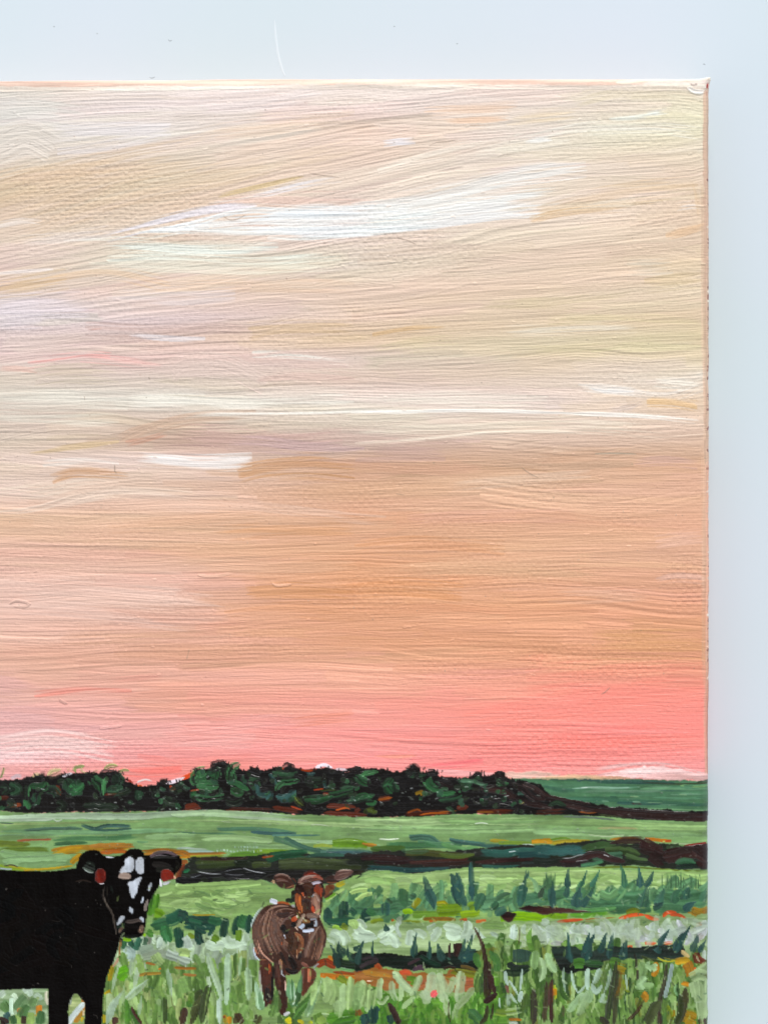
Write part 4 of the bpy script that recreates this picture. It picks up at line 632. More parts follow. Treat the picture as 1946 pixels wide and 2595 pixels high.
for c in (('355c44', 80, 1080, 60, 1050, 120, 1020, 210), ('3c5c40', 50, 1180, 120, 1240, 80, 1300, 60), ('33583e', 60, 1200, 130, 1160, 180, 1130, 200), ('446a48', 50, 1330, 100, 1270, 140, 1200, 150), ('2f5850', 60, 1180, 250, 1220, 210, 1290, 190), ('3f6844', 90, 400, 20, 410, 120, 440, 180), ('2c5046', 70, 250, 130, 255, 200, 250, 260), ('3a6248', 46, 500, 60, 480, 90, 460, 110)): B(*c, ts=.2, te=.4, h=2.1, dry=.15)
B('1f3a30', 70, 70, 215, 85, 250, 80, 290, ts=.15, te=.15, h=2); B('3a6a4c', 26, 80, 235, 84, 250, 80, 270, ts=.2, te=.2, h=2.2)
frame(1350, 2245)
for c in (('2c4c46', 60, 160, 180, 165, 60, 170, -60), ('2d4e46', 50, 280, 100, 290, 20, 295, -80), ('2f5048', 100, 360, 180, 370, 90, 400, 0), ('355a46', 40, 430, 130, 480, 70, 540, -60), ('2f524a', 60, 390, 160, 440, 130, 500, 30), ('355a4a', 100, 920, 190, 940, 90, 980, -20), ('3c6450', 70, 1040, 170, 1080, 80, 1110, 0), ('2a4640', 70, 1010, 170, 1050, 170, 1100, 130), ('3a6248', 80, 1190, 150, 1200, 60, 1260, 20), ('305646', 110, 1300, 110, 1290, 60, 1330, 10), ('2e524c', 70, 1280, 210, 1310, 170, 1370, 130), ('3a4a3a', 50, 60, 100, 80, 30, 110, -10), ('3f6a4e', 50, 1420, 130, 1430, 80, 1460, 20)): B(*c, **TB)
frame(1350, 1900)
for c in (('2f5048', 60, 290, 1160, 290, 1060, 300, 985), ('3b6a50', 60, 770, 1160, 760, 1050, 735, 950), ('2e5450', 60, 900, 1160, 900, 1080, 890, 980), ('33604c', 34, 400, 1150, 430, 1080, 450, 1010), ('3f7058', 44, 480, 1150, 530, 1080, 560, 1000), ('2c5048', 50, 940, 1150, 985, 1090, 1020, 1010)): B(*c, **TB)
frame(1350, 1900)
for i in range(40):
    x = [130, 1130, 1200, 1350, 160][RNG.randint(5)]+RNG.randn()*26; B('3a5a3c', 7, x, 1160, x+RNG.randn()*5, 1100, x+RNG.randn()*8, 1010+RNG.rand()*40, op=.8, dry=.3, te=.5, ts=0)
frame(900, 2245)
for c in ((50, 20, 620, 40, 540, 68, 460), (30, 148, 600, 146, 530, 148, 455), (60, 490, 600, 500, 500, 515, 380), (50, 620, 620, 625, 540, 620, 435), (70, 740, 630, 710, 560, 690, 470), (60, 900, 640, 905, 540, 922, 430), (40, 920, 600, 960, 500, 985, 400), (30, 740, 620, 720, 580, 700, 540), (50, 270, 380, 262, 350, 258, 310)): B('27463f', *c, **TB)
B('22423e', 90, 900, 620, 950, 580, 1020, 580, ts=.1, te=.1, h=2); B('2c4a3c', 20, 770, 600, 790, 610, 800, 620)
B('2c4438', 150, 1400, 530, 1395, 590, 1400, 640, ts=.15, te=.15, h=2.4); B('17221a', 60, 1280, 650, 1350, 690, 1470, 690, ts=.1, te=.1, h=2); B('1d2c20', 60, 1240, 720, 1350, 730, 1460, 700, h=2); B('3a2418', 10, 1375, 500, 1380, 400, 1384, 330, h=2); B('3f6a30', 60, 1130, 540, 1180, 620, 1200, 720, **D1); B('5c8c2c', 50, 1170, 720, 1190, 780, 1190, 840, **D1); B('6a9440', 40, 1470, 480, 1460, 420, 1480, 350, te=.6)
frame(450, 2245)
for c in ((70, 1350, 690, 1320, 560, 1285, 490), (60, 1400, 600, 1360, 540, 1355, 460), (60, 1500, 640, 1430, 560, 1360, 490), (26, 1430, 600, 1435, 540, 1430, 490), (60, 1510, 660, 1530, 560, 1558, 460), (26, 1640, 580, 1640, 520, 1645, 455), (40, 1480, 540, 1510, 510, 1540, 490)): B('1f3a33', *c, **TB)
B('7ab070', 22, 1360, 690, 1420, 705, 1500, 715, h=3); B('1f3f2c', 60, 1400, 200, 1380, 250, 1380, 300, **P); B('1d3b30', 90, 1400, 120, 1400, 200, 1400, 270, ts=.3, te=.2, h=2.2); B('1d3b30', 60, 1260, 180, 1265, 240, 1265, 310, ts=.3, te=.2); B('27503a', 80, 1250, 300, 1350, 310, 1500, 290, **P); B('1b3830', 80, 1570, 190, 1580, 240, 1570, 300, ts=.2, te=.2); B('234a36', 60, 1440, 190, 1480, 220, 1460, 240); B('3a6a40', 60, 1600, 190, 1630, 220, 1659, 210, **P)
for c in ((1290, 180, 1330, 100, 1360, 20), (1450, 150, 1500, 80, 1530, 20), (1350, 140, 1340, 80, 1350, 30)): B('4f7850', 16, *c, te=.5)
for c in ((1240, 130, 1330, 60, 1400, 20), (1450, 60, 1500, 40, 1600, 30), (1500, 120, 1560, 80, 1640, 60)): B('a2bf72', 34, *c, **P)
B('5c8c24', 26, 1240, 110, 1290, 80, 1330, 60); B('8ab040', 30, 1300, 350, 1330, 340, 1380, 370); B('9cba70', 60, 1440, 320, 1480, 310, 1500, 360); B('7a8a20', 50, 1420, 320, 1400, 340, 1440, 350)
# between the cow and the calf
for c in (('1f4034', 70, 40, 210, 30, 260, 60, 300), ('204438', 110, 60, 300, 200, 310, 320, 310), ('1f4034', 60, 20, 360, 20, 430, 20, 520), ('1f4034', 70, 180, 360, 180, 440, 200, 490), ('1f4034', 60, 120, 300, 170, 360, 240, 400), ('1f4034', 40, 320, 280, 300, 350, 260, 420), ('2a5a3a', 60, 260, 280, 330, 300, 380, 290), ('1e3c2e', 70, 410, 270, 395, 340, 385, 430), ('1e4030', 60, 520, 250, 490, 320, 475, 410), ('34663c', 90, 560, 240, 540, 300, 520, 350), ('1e3f30', 50, 610, 240, 590, 320, 585, 390), ('1e3c30', 40, 640, 260, 610, 330, 595, 400), ('5a7c1c', 60, 290, 420, 330, 440, 350, 460), ('5c7c20', 70, 510, 370, 520, 420, 510, 460), ('6a7e22', 40, 90, 400, 120, 420, 140, 440), ('8a7a20', 14, 130, 240, 200, 245, 320, 240)): B(*c, **P)
frame(0, 2245)
for c in (('4a7c20', 120, 1290, 60, 1280, 160, 1270, 250), ('38621c', 50, 1300, 0, 1270, 100, 1260, 200), ('68921c', 90, 1300, 230, 1340, 240, 1360, 260), ('2c5c3c', 110, 1270, 340, 1350, 320, 1440, 300), ('23503a', 90, 1400, 290, 1480, 270, 1540, 210), ('1f4034', 80, 1500, 230, 1550, 240, 1560, 280), ('2f6638', 90, 1400, 330, 1400, 400, 1440, 470), ('1f4634', 80, 1480, 350, 1500, 420, 1515, 520), ('4a7c30', 60, 1240, 380, 1270, 400, 1290, 400), ('2a5a40', 50, 1590, 290, 1640, 300, 1700, 320), ('3a6a44', 50, 1040, 450, 1050, 480, 1050, 530), ('33604a', 40, 1080, 440, 1110, 490, 1125, 570), ('33604a', 50, 1180, 430, 1160, 480, 1140, 540), ('4a6a50', 40, 1230, 430, 1230, 470, 1220, 500), ('6a7a60', 26, 1330, 430, 1330, 480, 1340, 530), ('7c8070', 26, 1270, 430, 1260, 480, 1260, 510), ('7cb010', 34, 1040, 440, 1080, 445, 1110, 442), ('88b81c', 26, 1210, 420, 1225, 400)): B(*c, **P)
for c in (('a9bfb4', 70, 1050, 520, 1110, 560, 1100, 620), ('a4b8a0', 80, 1180, 560, 1230, 540, 1300, 520), ('9aa890', 90, 1200, 600, 1300, 580, 1400, 560), ('a2bd7a', 90, 1300, 570, 1330, 620, 1370, 660), ('9aa898', 80, 1400, 560, 1500, 600, 1600, 640), ('b4c8b4', 50, 1360, 430, 1340, 480, 1340, 520), ('a8b8a8', 60, 1560, 420, 1590, 470, 1600, 520), ('a6c078', 80, 1500, 560, 1560, 560, 1600, 580), ('5a9c14', 90, 990, 740, 1040, 710, 1080, 700), ('62a41c', 60, 1010, 790, 1030, 760, 1070, 730), ('8cb01c', 34, 1080, 650, 1100, 650), ('9a7a30', 26, 1160, 750, 1240, 735, 1360, 730), ('a8702c', 20, 1230, 640, 1270, 650, 1310, 660), ('b0762c', 24, 1460, 680, 1560, 690, 1659, 690), ('b07c40', 26, 1540, 740, 1600, 750, 1659, 750), ('c8781c', 12, 1330, 700, 1360, 690), ('a89418', 40, 960, 660, 940, 730, 920, 800), ('8c6a3c', 16, 1020, 440, 1010, 540, 1000, 600), ('c8a080', 22, 1000, 600, 980, 640, 950, 680), ('b8a018', 50, 900, 880, 910, 900, 900, 920), ('b8a818', 30, 880, 1080, 880, 1110, 885, 1150), ('9cb080', 70, 920, 900, 930, 1000, 930, 1080)): B(*c, **P)
# pale upright blades
LB = dict(ts=.25, te=.6, h=2.6, br=.9, var=.03, op=.92)
for c in (('b8ccb4', 40, 1150, 680, 1150, 760, 1120, 900), ('a3b89a', 60, 1120, 600, 1110, 680, 1110, 800), ('b6ccba', 46, 1400, 680, 1430, 800, 1445, 970), ('b0c8b0', 70, 900, 1161, 960, 1000, 1050, 860), ('b4ccb0', 60, 1050, 960, 1180, 850, 1280, 770), ('a8c09c', 30, 940, 900, 980, 740, 1010, 620), ('a8c4a0', 40, 1160, 1100, 1180, 1000, 1200, 900), ('a0bc88', 40, 1040, 1000, 1040, 900, 1050, 820), ('98b080', 30, 1330, 1000, 1340, 960, 1345, 1030)): B(*c, **LB)
for c in (('4a7c28', 90, 1060, 950, 1060, 1060, 1060, 1161), ('3f6c24', 60, 1100, 1020, 1140, 1090, 1180, 1161), ('42241c', 24, 1110, 1010, 1140, 1080, 1200, 1161), ('33441f', 46, 1390, 1161, 1395, 1060, 1390, 930), ('3a2a1c', 50, 1540, 1161, 1550, 1090, 1555, 1030), ('3a2e1c', 34, 1600, 1161, 1640, 1060, 1659, 980), ('4a7a30', 50, 1580, 960, 1590, 980, 1600, 1020), ('3a2018', 50, 960, 1161, 970, 1130, 970, 1100), ('4a6a2c', 40, 1440, 1161, 1430, 1100, 1430, 1060)): B(*c, **D1)
# under the cow's belly
fill(pts(-900, 865, 0, 872, 290, 862, 400, 852, 412, 1161, 412, 1400, -900, 1400), '90aa7c', lay=GRASS, wob=1, h=1.2, col2='a6bc98')
for c in (('c2d4be', 60, 0, 930, 30, 900, 50, 890), ('b8ccb0', 60, 100, 910, 130, 950, 120, 1000), ('bed2bc', 70, 210, 900, 240, 880, 260, 930), ('b8ceb4', 60, 300, 900, 330, 930, 360, 920), ('6a8c5c', 90, 30, 1050, 60, 1000, 80, 970), ('648458', 70, 130, 1040, 170, 980, 220, 930), ('7a9a6a', 50, 170, 1070, 210, 1010, 240, 960), ('9ab078', 40, 300, 1000, 310, 950, 330, 930), ('d0ccb4', 26, 395, 880, 393, 940, 396, 1000), ('b87420', 44, 330, 1000, 335, 1050, 320, 1100), ('a0703c', 50, 150, 1060, 180, 1040, 200, 1100), ('33504c', 60, 60, 1161, 60, 1110, 80, 1060), ('2e1c18', 80, 0, 1130, 30, 1130, 60, 1161), ('93b060', 110, 140, 1161, 140, 1110, 130, 1080), ('93b060', 80, 260, 1161, 260, 1110, 260, 1060), ('4c7040', 90, 180, 1110, 200, 1060, 240, 1000), ('3f6238', 70, 340, 1161, 350, 1100, 360, 1050), ('5c8048', 80, 60, 1060, 40, 1020, 20, 980), ('6c8c58', 60, 270, 1010, 280, 980, 300, 940), ('3a5a34', 60, 120, 1161, 110, 1120, 100, 1090), ('48382c', 44, 200, 1161, 200, 1130, 205, 1090), ('b8d0b8', 26, 100, 1080, 95, 1000, 100, 940), ('a8d0a8', 12, 280, 872, 300, 860, 310, 862)): B(*c, **P)
fill(pts(580, 1000, 600, 920, 650, 900, 720, 960, 715, 1161, 715, 1400, 570, 1400), '93a868', lay=GRASS, wob=1.5, h=1.2, col2='a8b47c')
for c in (('8c9888', 26, 590, 1000, 600, 940, 620, 905), ('b87c34', 24, 690, 950, 710, 1000, 700, 1060), ('b0802c', 50, 640, 1150, 660, 1100, 700, 1050), ('b8a018', 26, 700, 1100, 690, 1140), ('dcc8a0', 16, 700, 1040, 705, 1090), ('c8d4d0', 60, 560, 1180, 620, 1090, 710, 980)): B(*c, **P)
# grass lower middle: pale scribbles over rust, with green under them
frame(900, 2245)
fill(pts(0, 860, 150, 840, 300, 900, 400, 920, 520, 940, 700, 920, 760, 960, 900, 920, 1050, 900, 1200, 900, 1200, 1400, 0, 1400), '4f7a28', lay=GRASS, wob=4, h=1.2, col2='5c8a30')
dabs([(900, 2530), (1250, 2540), (1250, 2600), (900, 2600)], ['3f7020', '5c8c30', '74a048', '4a7c28', '6a8c3c'], 110, 50, 9, 92, 22, h=2.2)
GB = dict(ts=.15, te=.2, h=2.6, br=.8, var=.03, op=.95)
for c in (('a0b880', 80, 60, 790, 50, 900, 40, 1020), ('98b478', 70, 20, 820, 10, 900, 0, 1000), ('a0bc84', 60, 140, 850, 110, 950, 100, 1060), ('a6be8c', 50, 220, 770, 200, 860, 210, 960), ('a6be8c', 36, 280, 920, 230, 980, 180, 960), ('a8c094', 50, 310, 790, 310, 880, 350, 970), ('a6c08c', 40, 380, 820, 390, 900, 370, 970), ('a8c294', 70, 320, 720, 400, 820, 480, 900), ('a6be8e', 60, 550, 750, 510, 850, 460, 920), ('a0bc84', 46, 500, 930, 450, 970, 390, 1030), ('b0c49c', 90, 650, 720, 640, 830, 600, 960), ('b0c49c', 80, 560, 880, 590, 930, 610, 990), ('aac094', 90, 700, 730, 730, 850, 740, 980), ('aac094', 60, 740, 900, 770, 1000, 780, 1090), ('b2c69c', 80, 890, 710, 880, 850, 860, 980), ('a8be90', 60, 830, 760, 800, 850, 780, 900), ('a4ba88', 60, 1000, 850, 920, 950, 840, 1030), ('a8be90', 50, 870, 980, 840, 1060, 830, 1130)): B(*c, **GB)
B('e85c60', 50, 640, 930, 665, 900, 680, 880, ts=.2, te=.2, h=2.4)
for c in (('20403c', 90, 130, 1161, 150, 1080, 170, 1000), ('20403c', 80, 60, 1161, 80, 1120, 60, 1080), ('20403c', 60, 300, 1161, 300, 1120, 290, 1080), ('2f1c18', 50, 280, 980, 330, 1070, 370, 1161), ('3a2418', 10, 790, 960, 780, 1050, 800, 1150), ('3f6a3c', 90, 950, 1040, 1000, 1080, 1060, 1150), ('34301c', 40, 1110, 1000, 1100, 1100, 1050, 1161), ('2f1c16', 20, 1160, 980, 1150, 1050, 1130, 1150)): B(*c, **D1)
B('3a241a', 44, 1000, 340, 1060, 470, 1090, 600, 1110, 760, ts=.7, te=0.05, h=2.4, br=1.8, dry=.1); B('2f1a14', 76, 1100, 620, 1110, 800, 1100, 960, ts=.2, te=.2, h=2.4); B('2c1813', 60, 1130, 740, 1150, 850, 1180, 900, ts=.2, te=.3, h=2.4); B('2c1813', 50, 1080, 980, 1140, 940, 1190, 900, h=2.2)
B('a0b48c', 18, 1010, 340, 1050, 440, 1070, 520, dry=.4, op=.7); B('3f6a2c', 50, 1020, 560, 1010, 620, 1050, 680); B('4e7a28', 50, 1190, 1161, 1200, 1000, 1260, 900, **D1); B('6a8430', 60, 1180, 1050, 1250, 1060, 1350, 1050, **P); B('405824', 60, 1440, 900, 1420, 1000, 1400, 1100, **D1); B('b4cc9c', 60, 1250, 1060, 1350, 1050, 1420, 1040, dry=.5, op=.6); B('a8661c', 26, 1290, 1120, 1350, 1118, 1400, 1125); B('c8d4c4', 20, 1290, 1150, 1330, 1145, 1370, 1155)
WB = dict(ts=.2, te=.4, h=2.8, br=.6, var=.02, op=.95)
for c in ((36, 1260, 710, 1265, 780, 1280, 840), (40, 1280, 900, 1285, 960, 1290, 1020), (26, 1300, 900, 1330, 950, 1360, 985), (24, 1290, 790, 1330, 850, 1370, 920), (44, 1400, 880, 1385, 930, 1380, 980), (22, 1405, 690, 1395, 790, 1385, 880), (18, 1210, 940, 1212, 980, 1220, 1025)): B('b9d0c2', *c, **WB)
B('6a4a3c', 24, 1270, 830, 1280, 870, 1290, 900, dry=.4)
frame(1350, 2245)
for c in ((22, 258, 680, 255, 780, 275, 900), (24, 320, 710, 340, 820, 380, 900), (24, 380, 900, 420, 860, 440, 830), (50, 465, 690, 450, 780, 460, 870), (50, 570, 690, 530, 780, 500, 830), (40, 490, 820, 530, 890, 580, 830), (30, 650, 690, 640, 780, 600, 900), (40, 600, 900, 575, 960, 560, 980), (24, 540, 950, 600, 975, 630, 945), (18, 775, 740, 785, 810, 795, 880)): B('a9c2ae', *c, **WB)
B('93a7a0', 34, 1175, 650, 1145, 800, 1110, 940, ts=.05, te=.05, h=2.4); B('8fbf86', 22, 1210, 820, 1200, 880, 1230, 930, **WB); B('a8c49a', 50, 380, 920, 440, 930, 480, 880, dry=.3, op=.6)
for c in ((60, 320, 640, 300, 540, 292, 390), (100, 440, 620, 460, 530, 505, 400), (50, 430, 560, 450, 470, 478, 380), (60, 560, 560, 590, 480, 620, 390), (60, 640, 610, 650, 500, 675, 380), (80, 750, 620, 770, 530, 790, 440), (60, 1060, 500, 1090, 440, 1150, 360), (80, 1200, 560, 1240, 460, 1330, 330), (60, 1340, 560, 1370, 480, 1390, 390), (50, 1400, 560, 1430, 500, 1460, 450), (80, 1040, 560, 1050, 540, 1060, 500)): B('274641', *c, **TB)
B('6f5c48', 20, 250, 990, 260, 1050, 240, 1120, dry=.3, op=.6)

# ------------------------------------------------------------------ painted black cow
CURLAY[0] = COW
s4 = 4.74
frame(0, 2245)
cowp = [(-310, 2215), (0, 2204), (70, 2207), (130, 2208), (190, 2200)]
hd = [(205, 480), (225, 400), (260, 320), (320, 268), (400, 250), (470, 262), (540, 318), (640, 335), (740, 325), (800, 285), (840, 248), (910, 236), (990, 248), (1030, 312), (1085, 318), (1200, 266), (1350, 268), (1445, 325), (1485, 400), (1455, 480), (1400, 540), (1340, 600), (1225, 610), (1200, 690), (1130, 800), (1080, 900), (1055, 1050), (1040, 1150), (1035, 1220), (1000, 1290), (920, 1308), (800, 1295), (735, 1310)]
cowp += [(150+x/s4, 2100+y/s4) for x, y in hd]
cowp += [(x/s3, 2245+y/s3) for x, y in ((1005, 470), (985, 560), (955, 640), (915, 720), (890, 790), (880, 870), (868, 1000), (860, 1161), (860, 1500), (700, 1500), (712, 1161), (718, 980), (655, 905), (620, 905), (590, 960), (575, 1060), (580, 1161), (580, 1500), (415, 1500), (412, 1161), (408, 860), (290, 862), (0, 872), (-900, 880))]
fill(cowp, '0a0706', lay=COW, wob=0.8, wf=8, br=.15, h=2.0, var=.006, smooth=False, ang=80, thk=.9)
for _ in range(60):
    u = -280+RNG.rand()*470; v = 2228+RNG.rand()*180
    stroke([(u, v), (u+RNG.randn()*40, v+30), (u+RNG.randn()*60, v+70)], 22, ['0c0706', '060606', '0c0806'][RNG.randint(3)], op=.8, h=2, br=.15, var=.0, cv=.1, lay=COW, thk=1)
for _ in range(16):
    u = 10+RNG.rand()*260; v = 2225+RNG.rand()*320; stroke([(u, v), (u+RNG.randn()*3, v+RNG.randn()*3)], 2.4, '6a645e', op=.6, h=3, br=0, lay=COW)
frame(0, 2245)
for c in ((375, 180, 390, 205), (300, 365, 305, 385), (500, 420, 520, 440), (430, 285, 500, 297, 525, 265), (785, 1080, 815, 1090, 822, 1115), (270, 830, 290, 835, 295, 850), (850, 150, 855, 165), (600, 660, 605, 690)): B('6a645e', 4, *c, op=.6, lay=COW)
frame(150, 2100, s4)
B('2c302c', 70, 300, 440, 360, 480, 440, 500, h=2.4, var=.03); B('5c665c', 40, 290, 460, 350, 500, 420, 520, ts=.3, te=.4, h=2.4, var=.06, br=1.6); B('a8b0ac', 10, 300, 480, 350, 515, 410, 525); B('1c211c', 50, 330, 400, 400, 420, 440, 460, h=2.4)
B('c8ccd4', 16, 555, 330, 600, 340, 660, 342, ts=.3, te=.4); B('66545a', 40, 1090, 335, 1180, 285, 1300, 280, 1430, 330, ts=.2, te=.3, h=2.6, var=.05, br=1.6); B('a89aa4', 10, 1100, 350, 1200, 315, 1330, 330, 1400, 330, ts=.3, te=.3); B('46403c', 20, 1130, 300, 1200, 278, 1300, 270, te=.3)
B('2b2a28', 30, 1130, 340, 1280, 335, 1420, 350, h=2.2); B('1f1c1a', 70, 1120, 420, 1250, 430, 1350, 460, h=2.4); B('16130f', 40, 1400, 380, 1440, 430, 1400, 500, h=2.4); B('34382c', 16, 1390, 500, 1420, 450, 1430, 420, op=.6); B('20201c', 60, 1160, 480, 1250, 490, 1380, 480, h=2.2)
B('241c18', 18, 200, 630, 300, 615, 400, 640); B('4e463f', 26, 550, 680, 535, 800, 580, 910, 640, 1010, 670, 1140, 690, 1270, ts=.2, te=.2, h=2.6, var=.05); B('6e655c', 9, 540, 790, 560, 870, 620, 970, ts=.3, te=.3); B('3a342e', 10, 585, 680, 585, 780, 595, 880, ts=.3, te=.4); B('24302a', 30, 620, 680, 640, 740, 650, 790, ts=.3, te=.5, op=.6)
B('6a605a', 34, 1075, 840, 1055, 900, 1035, 985, ts=.4, te=.15, h=2.6, var=.05); B('161a1c', 90, 700, 1090, 740, 1200, 760, 1260, h=2.2)
B('6a5e58', 40, 790, 1110, 880, 1115, 960, 1095, 1020, 1115, ts=.15, te=.2, h=2.8, var=.06, br=1.6); B('0e0a09', 120, 740, 1200, 870, 1220, 1000, 1200, h=2.4); B('171311', 60, 790, 1160, 880, 1180, 960, 1170, h=2.4); B('1c201e', 50, 740, 1265, 870, 1290, 990, 1260, h=2.4, var=.03)
F('5e4c40', 720, 1220, 740, 1180, 775, 1165, 775, 1195, 740, 1245, 720, 1245, wob=.5, h=2.6, var=.05); F('6e5a4c', 960, 1200, 990, 1150, 1025, 1175, 1010, 1240, 985, 1255, 960, 1240, wob=.5, h=2.6, var=.06)
B('a07c68', 8, 975, 1200, 985, 1230, 1000, 1235)
W = dict(wob=.7, wf=6, h=3.0, br=.5, var=.025, thk=.9, smooth=True)
CURLAY[0] = BLAZE
for c in ((790, 385, 815, 350, 850, 335, 890, 350, 908, 385, 905, 470, 875, 520, 820, 520, 770, 540, 730, 520, 760, 460, 785, 430), (918, 385, 945, 350, 985, 333, 1015, 350, 1018, 400, 1030, 470, 1020, 520, 985, 545, 940, 525, 922, 480), (828, 660, 845, 635, 890, 625, 940, 590, 995, 570, 985, 620, 960, 680, 945, 740, 920, 800, 892, 838, 865, 800, 845, 740, 845, 700)): F('cbced4', *c, ang=80, col2='bcc2cc', **W)
for c in ((840, 950, 855, 930, 870, 945, 895, 960, 892, 1000, 880, 1022, 860, 1000, 840, 975), (705, 1110, 740, 1050, 792, 1045, 780, 1090, 745, 1130, 712, 1158, 700, 1140), (970, 1065, 1000, 1052, 1025, 1080, 1020, 1122, 1000, 1110), (1070, 720, 1085, 670, 1110, 638, 1120, 670, 1105, 720, 1085, 748, 1070, 740), (990, 870, 1005, 820, 1018, 812, 1015, 860, 1000, 895, 988, 890)): F('c4cad2', *c, ang=80, col2='b4bcc8', **W)
F('8a7468', 715, 570, 740, 530, 800, 520, 860, 545, 862, 590, 800, 605, 740, 597, 715, 590, col2='b09c90', ang=8, **W)
CURLAY[0] = COW
B('0d0b0d', 20, 860, 560, 900, 540, 960, 545, h=2.6); B('15151c', 14, 870, 600, 930, 590, 985, 560, h=2.6); B('c0b0a8', 3, 866, 580, 867, 605)
B('dcdce0', 26, 1216, 600, 1225, 640, 1230, 700, ts=.3, te=.3, h=2.8, lay=BLAZE); B('d4d4dc', 40, 1240, 660, 1290, 650, 1350, 630, ts=.2, te=.5, h=2.8, lay=BLAZE); B('d0ccd0', 14, 480, 650, 510, 658, 548, 650, h=2.6, lay=BLAZE)
CURLAY[0] = TAG
W2 = dict(wob=.5, wf=6, h=3.6, br=.5, var=.03, thk=.9)
F('66170a', 437, 560, 450, 500, 480, 478, 530, 480, 560, 520, 562, 590, 545, 640, 500, 652, 460, 640, 438, 610, col2='78200f', ang=75, **W2); F('66170a', 1222, 540, 1240, 495, 1290, 482, 1340, 495, 1375, 540, 1395, 580, 1370, 605, 1320, 615, 1270, 635, 1230, 600, col2='78200f', ang=60, **W2)
B('8a4038', 10, 535, 490, 550, 520, 552, 560, op=.4); B('d08a60', 16, 1380, 600, 1400, 590, 1418, 585, h=3); B('e8c0a8', 8, 1388, 565, 1392, 590, 1395, 600)

# ------------------------------------------------------------------ painted brown calf
CURLAY[0] = CALF
frame(600, 2150, s4)
A = dict(ts=.2, te=.35, h=2.5, br=1.6, var=.03, cv=.3, pitch=3)
# pale rim left showing around the body
for c in (('b4c4c0', 34, 330, 690, 250, 780, 190, 900, 190, 960), ('b8c0cc', 30, 200, 1180, 220, 1280, 270, 1340), ('c0c4cc', 26, 275, 1400, 290, 1520, 300, 1659), ('c0c0cc', 60, 980, 1360, 930, 1400, 900, 1440), ('c4c4cc', 20, 920, 1440, 940, 1480, 950, 1530)): B(*c, **A)
fill(pts(185, 1000, 190, 930, 230, 830, 320, 710, 420, 675, 560, 650, 680, 690, 780, 760, 980, 830, 1040, 920, 1070, 1020, 1060, 1150, 1020, 1280, 960, 1380, 900, 1420, 790, 1420, 740, 1500, 660, 1505, 580, 1480, 540, 1420, 460, 1370, 400, 1340, 290, 1330, 230, 1240, 200, 1120), '4a2e22', lay=CALF, wob=1, h=2.2, br=1, col2='38221a', ang=75)
frame(450, 2245)
fill(pts(685, 625, 740, 612, 790, 640, 805, 800, 808, 980, 770, 990, 735, 1015, 718, 900, 700, 760), '43251a', lay=CALF, wob=1, h=2.4, col2='45241a', ang=85)
fill(pts(810, 640, 860, 620, 905, 700, 918, 800, 920, 950, 915, 1060, 885, 1085, 850, 1045, 840, 900, 815, 800), '4c2c20', lay=CALF, wob=1, h=2.4, col2='2d1710', ang=85)
fill(pts(1040, 700, 1090, 680, 1150, 700, 1165, 760, 1130, 830, 1090, 880, 1060, 920, 1038, 900), '4c2c1e', lay=CALF, wob=1, h=2.4, col2='542c1c', ang=85)
for c in (('a04a24', 16, 770, 650, 780, 700, 770, 740), ('b46a4c', 34, 1105, 690, 1110, 740, 1108, 810), ('523024', 30, 840, 660, 850, 760, 860, 860), ('7c5c4c', 20, 850, 620, 870, 660, 880, 700), ('120b08', 26, 795, 760, 800, 860, 795, 960), ('c4a090', 16, 905, 790, 912, 850, 915, 880), ('c8ccd0', 12, 872, 690, 880, 740, 910, 765), ('5c2c18', 30, 890, 720, 930, 740, 940, 750), ('20120d', 50, 750, 850, 760, 920, 760, 980)): B(*c, **A)
for c in (('c8c8cc', 34, 895, 1085, 925, 1070, 945, 1060), ('d8d0d0', 20, 690, 680, 690, 760, 700, 860, 715, 1000)): B(*c, **A)
frame(600, 2150, s4)
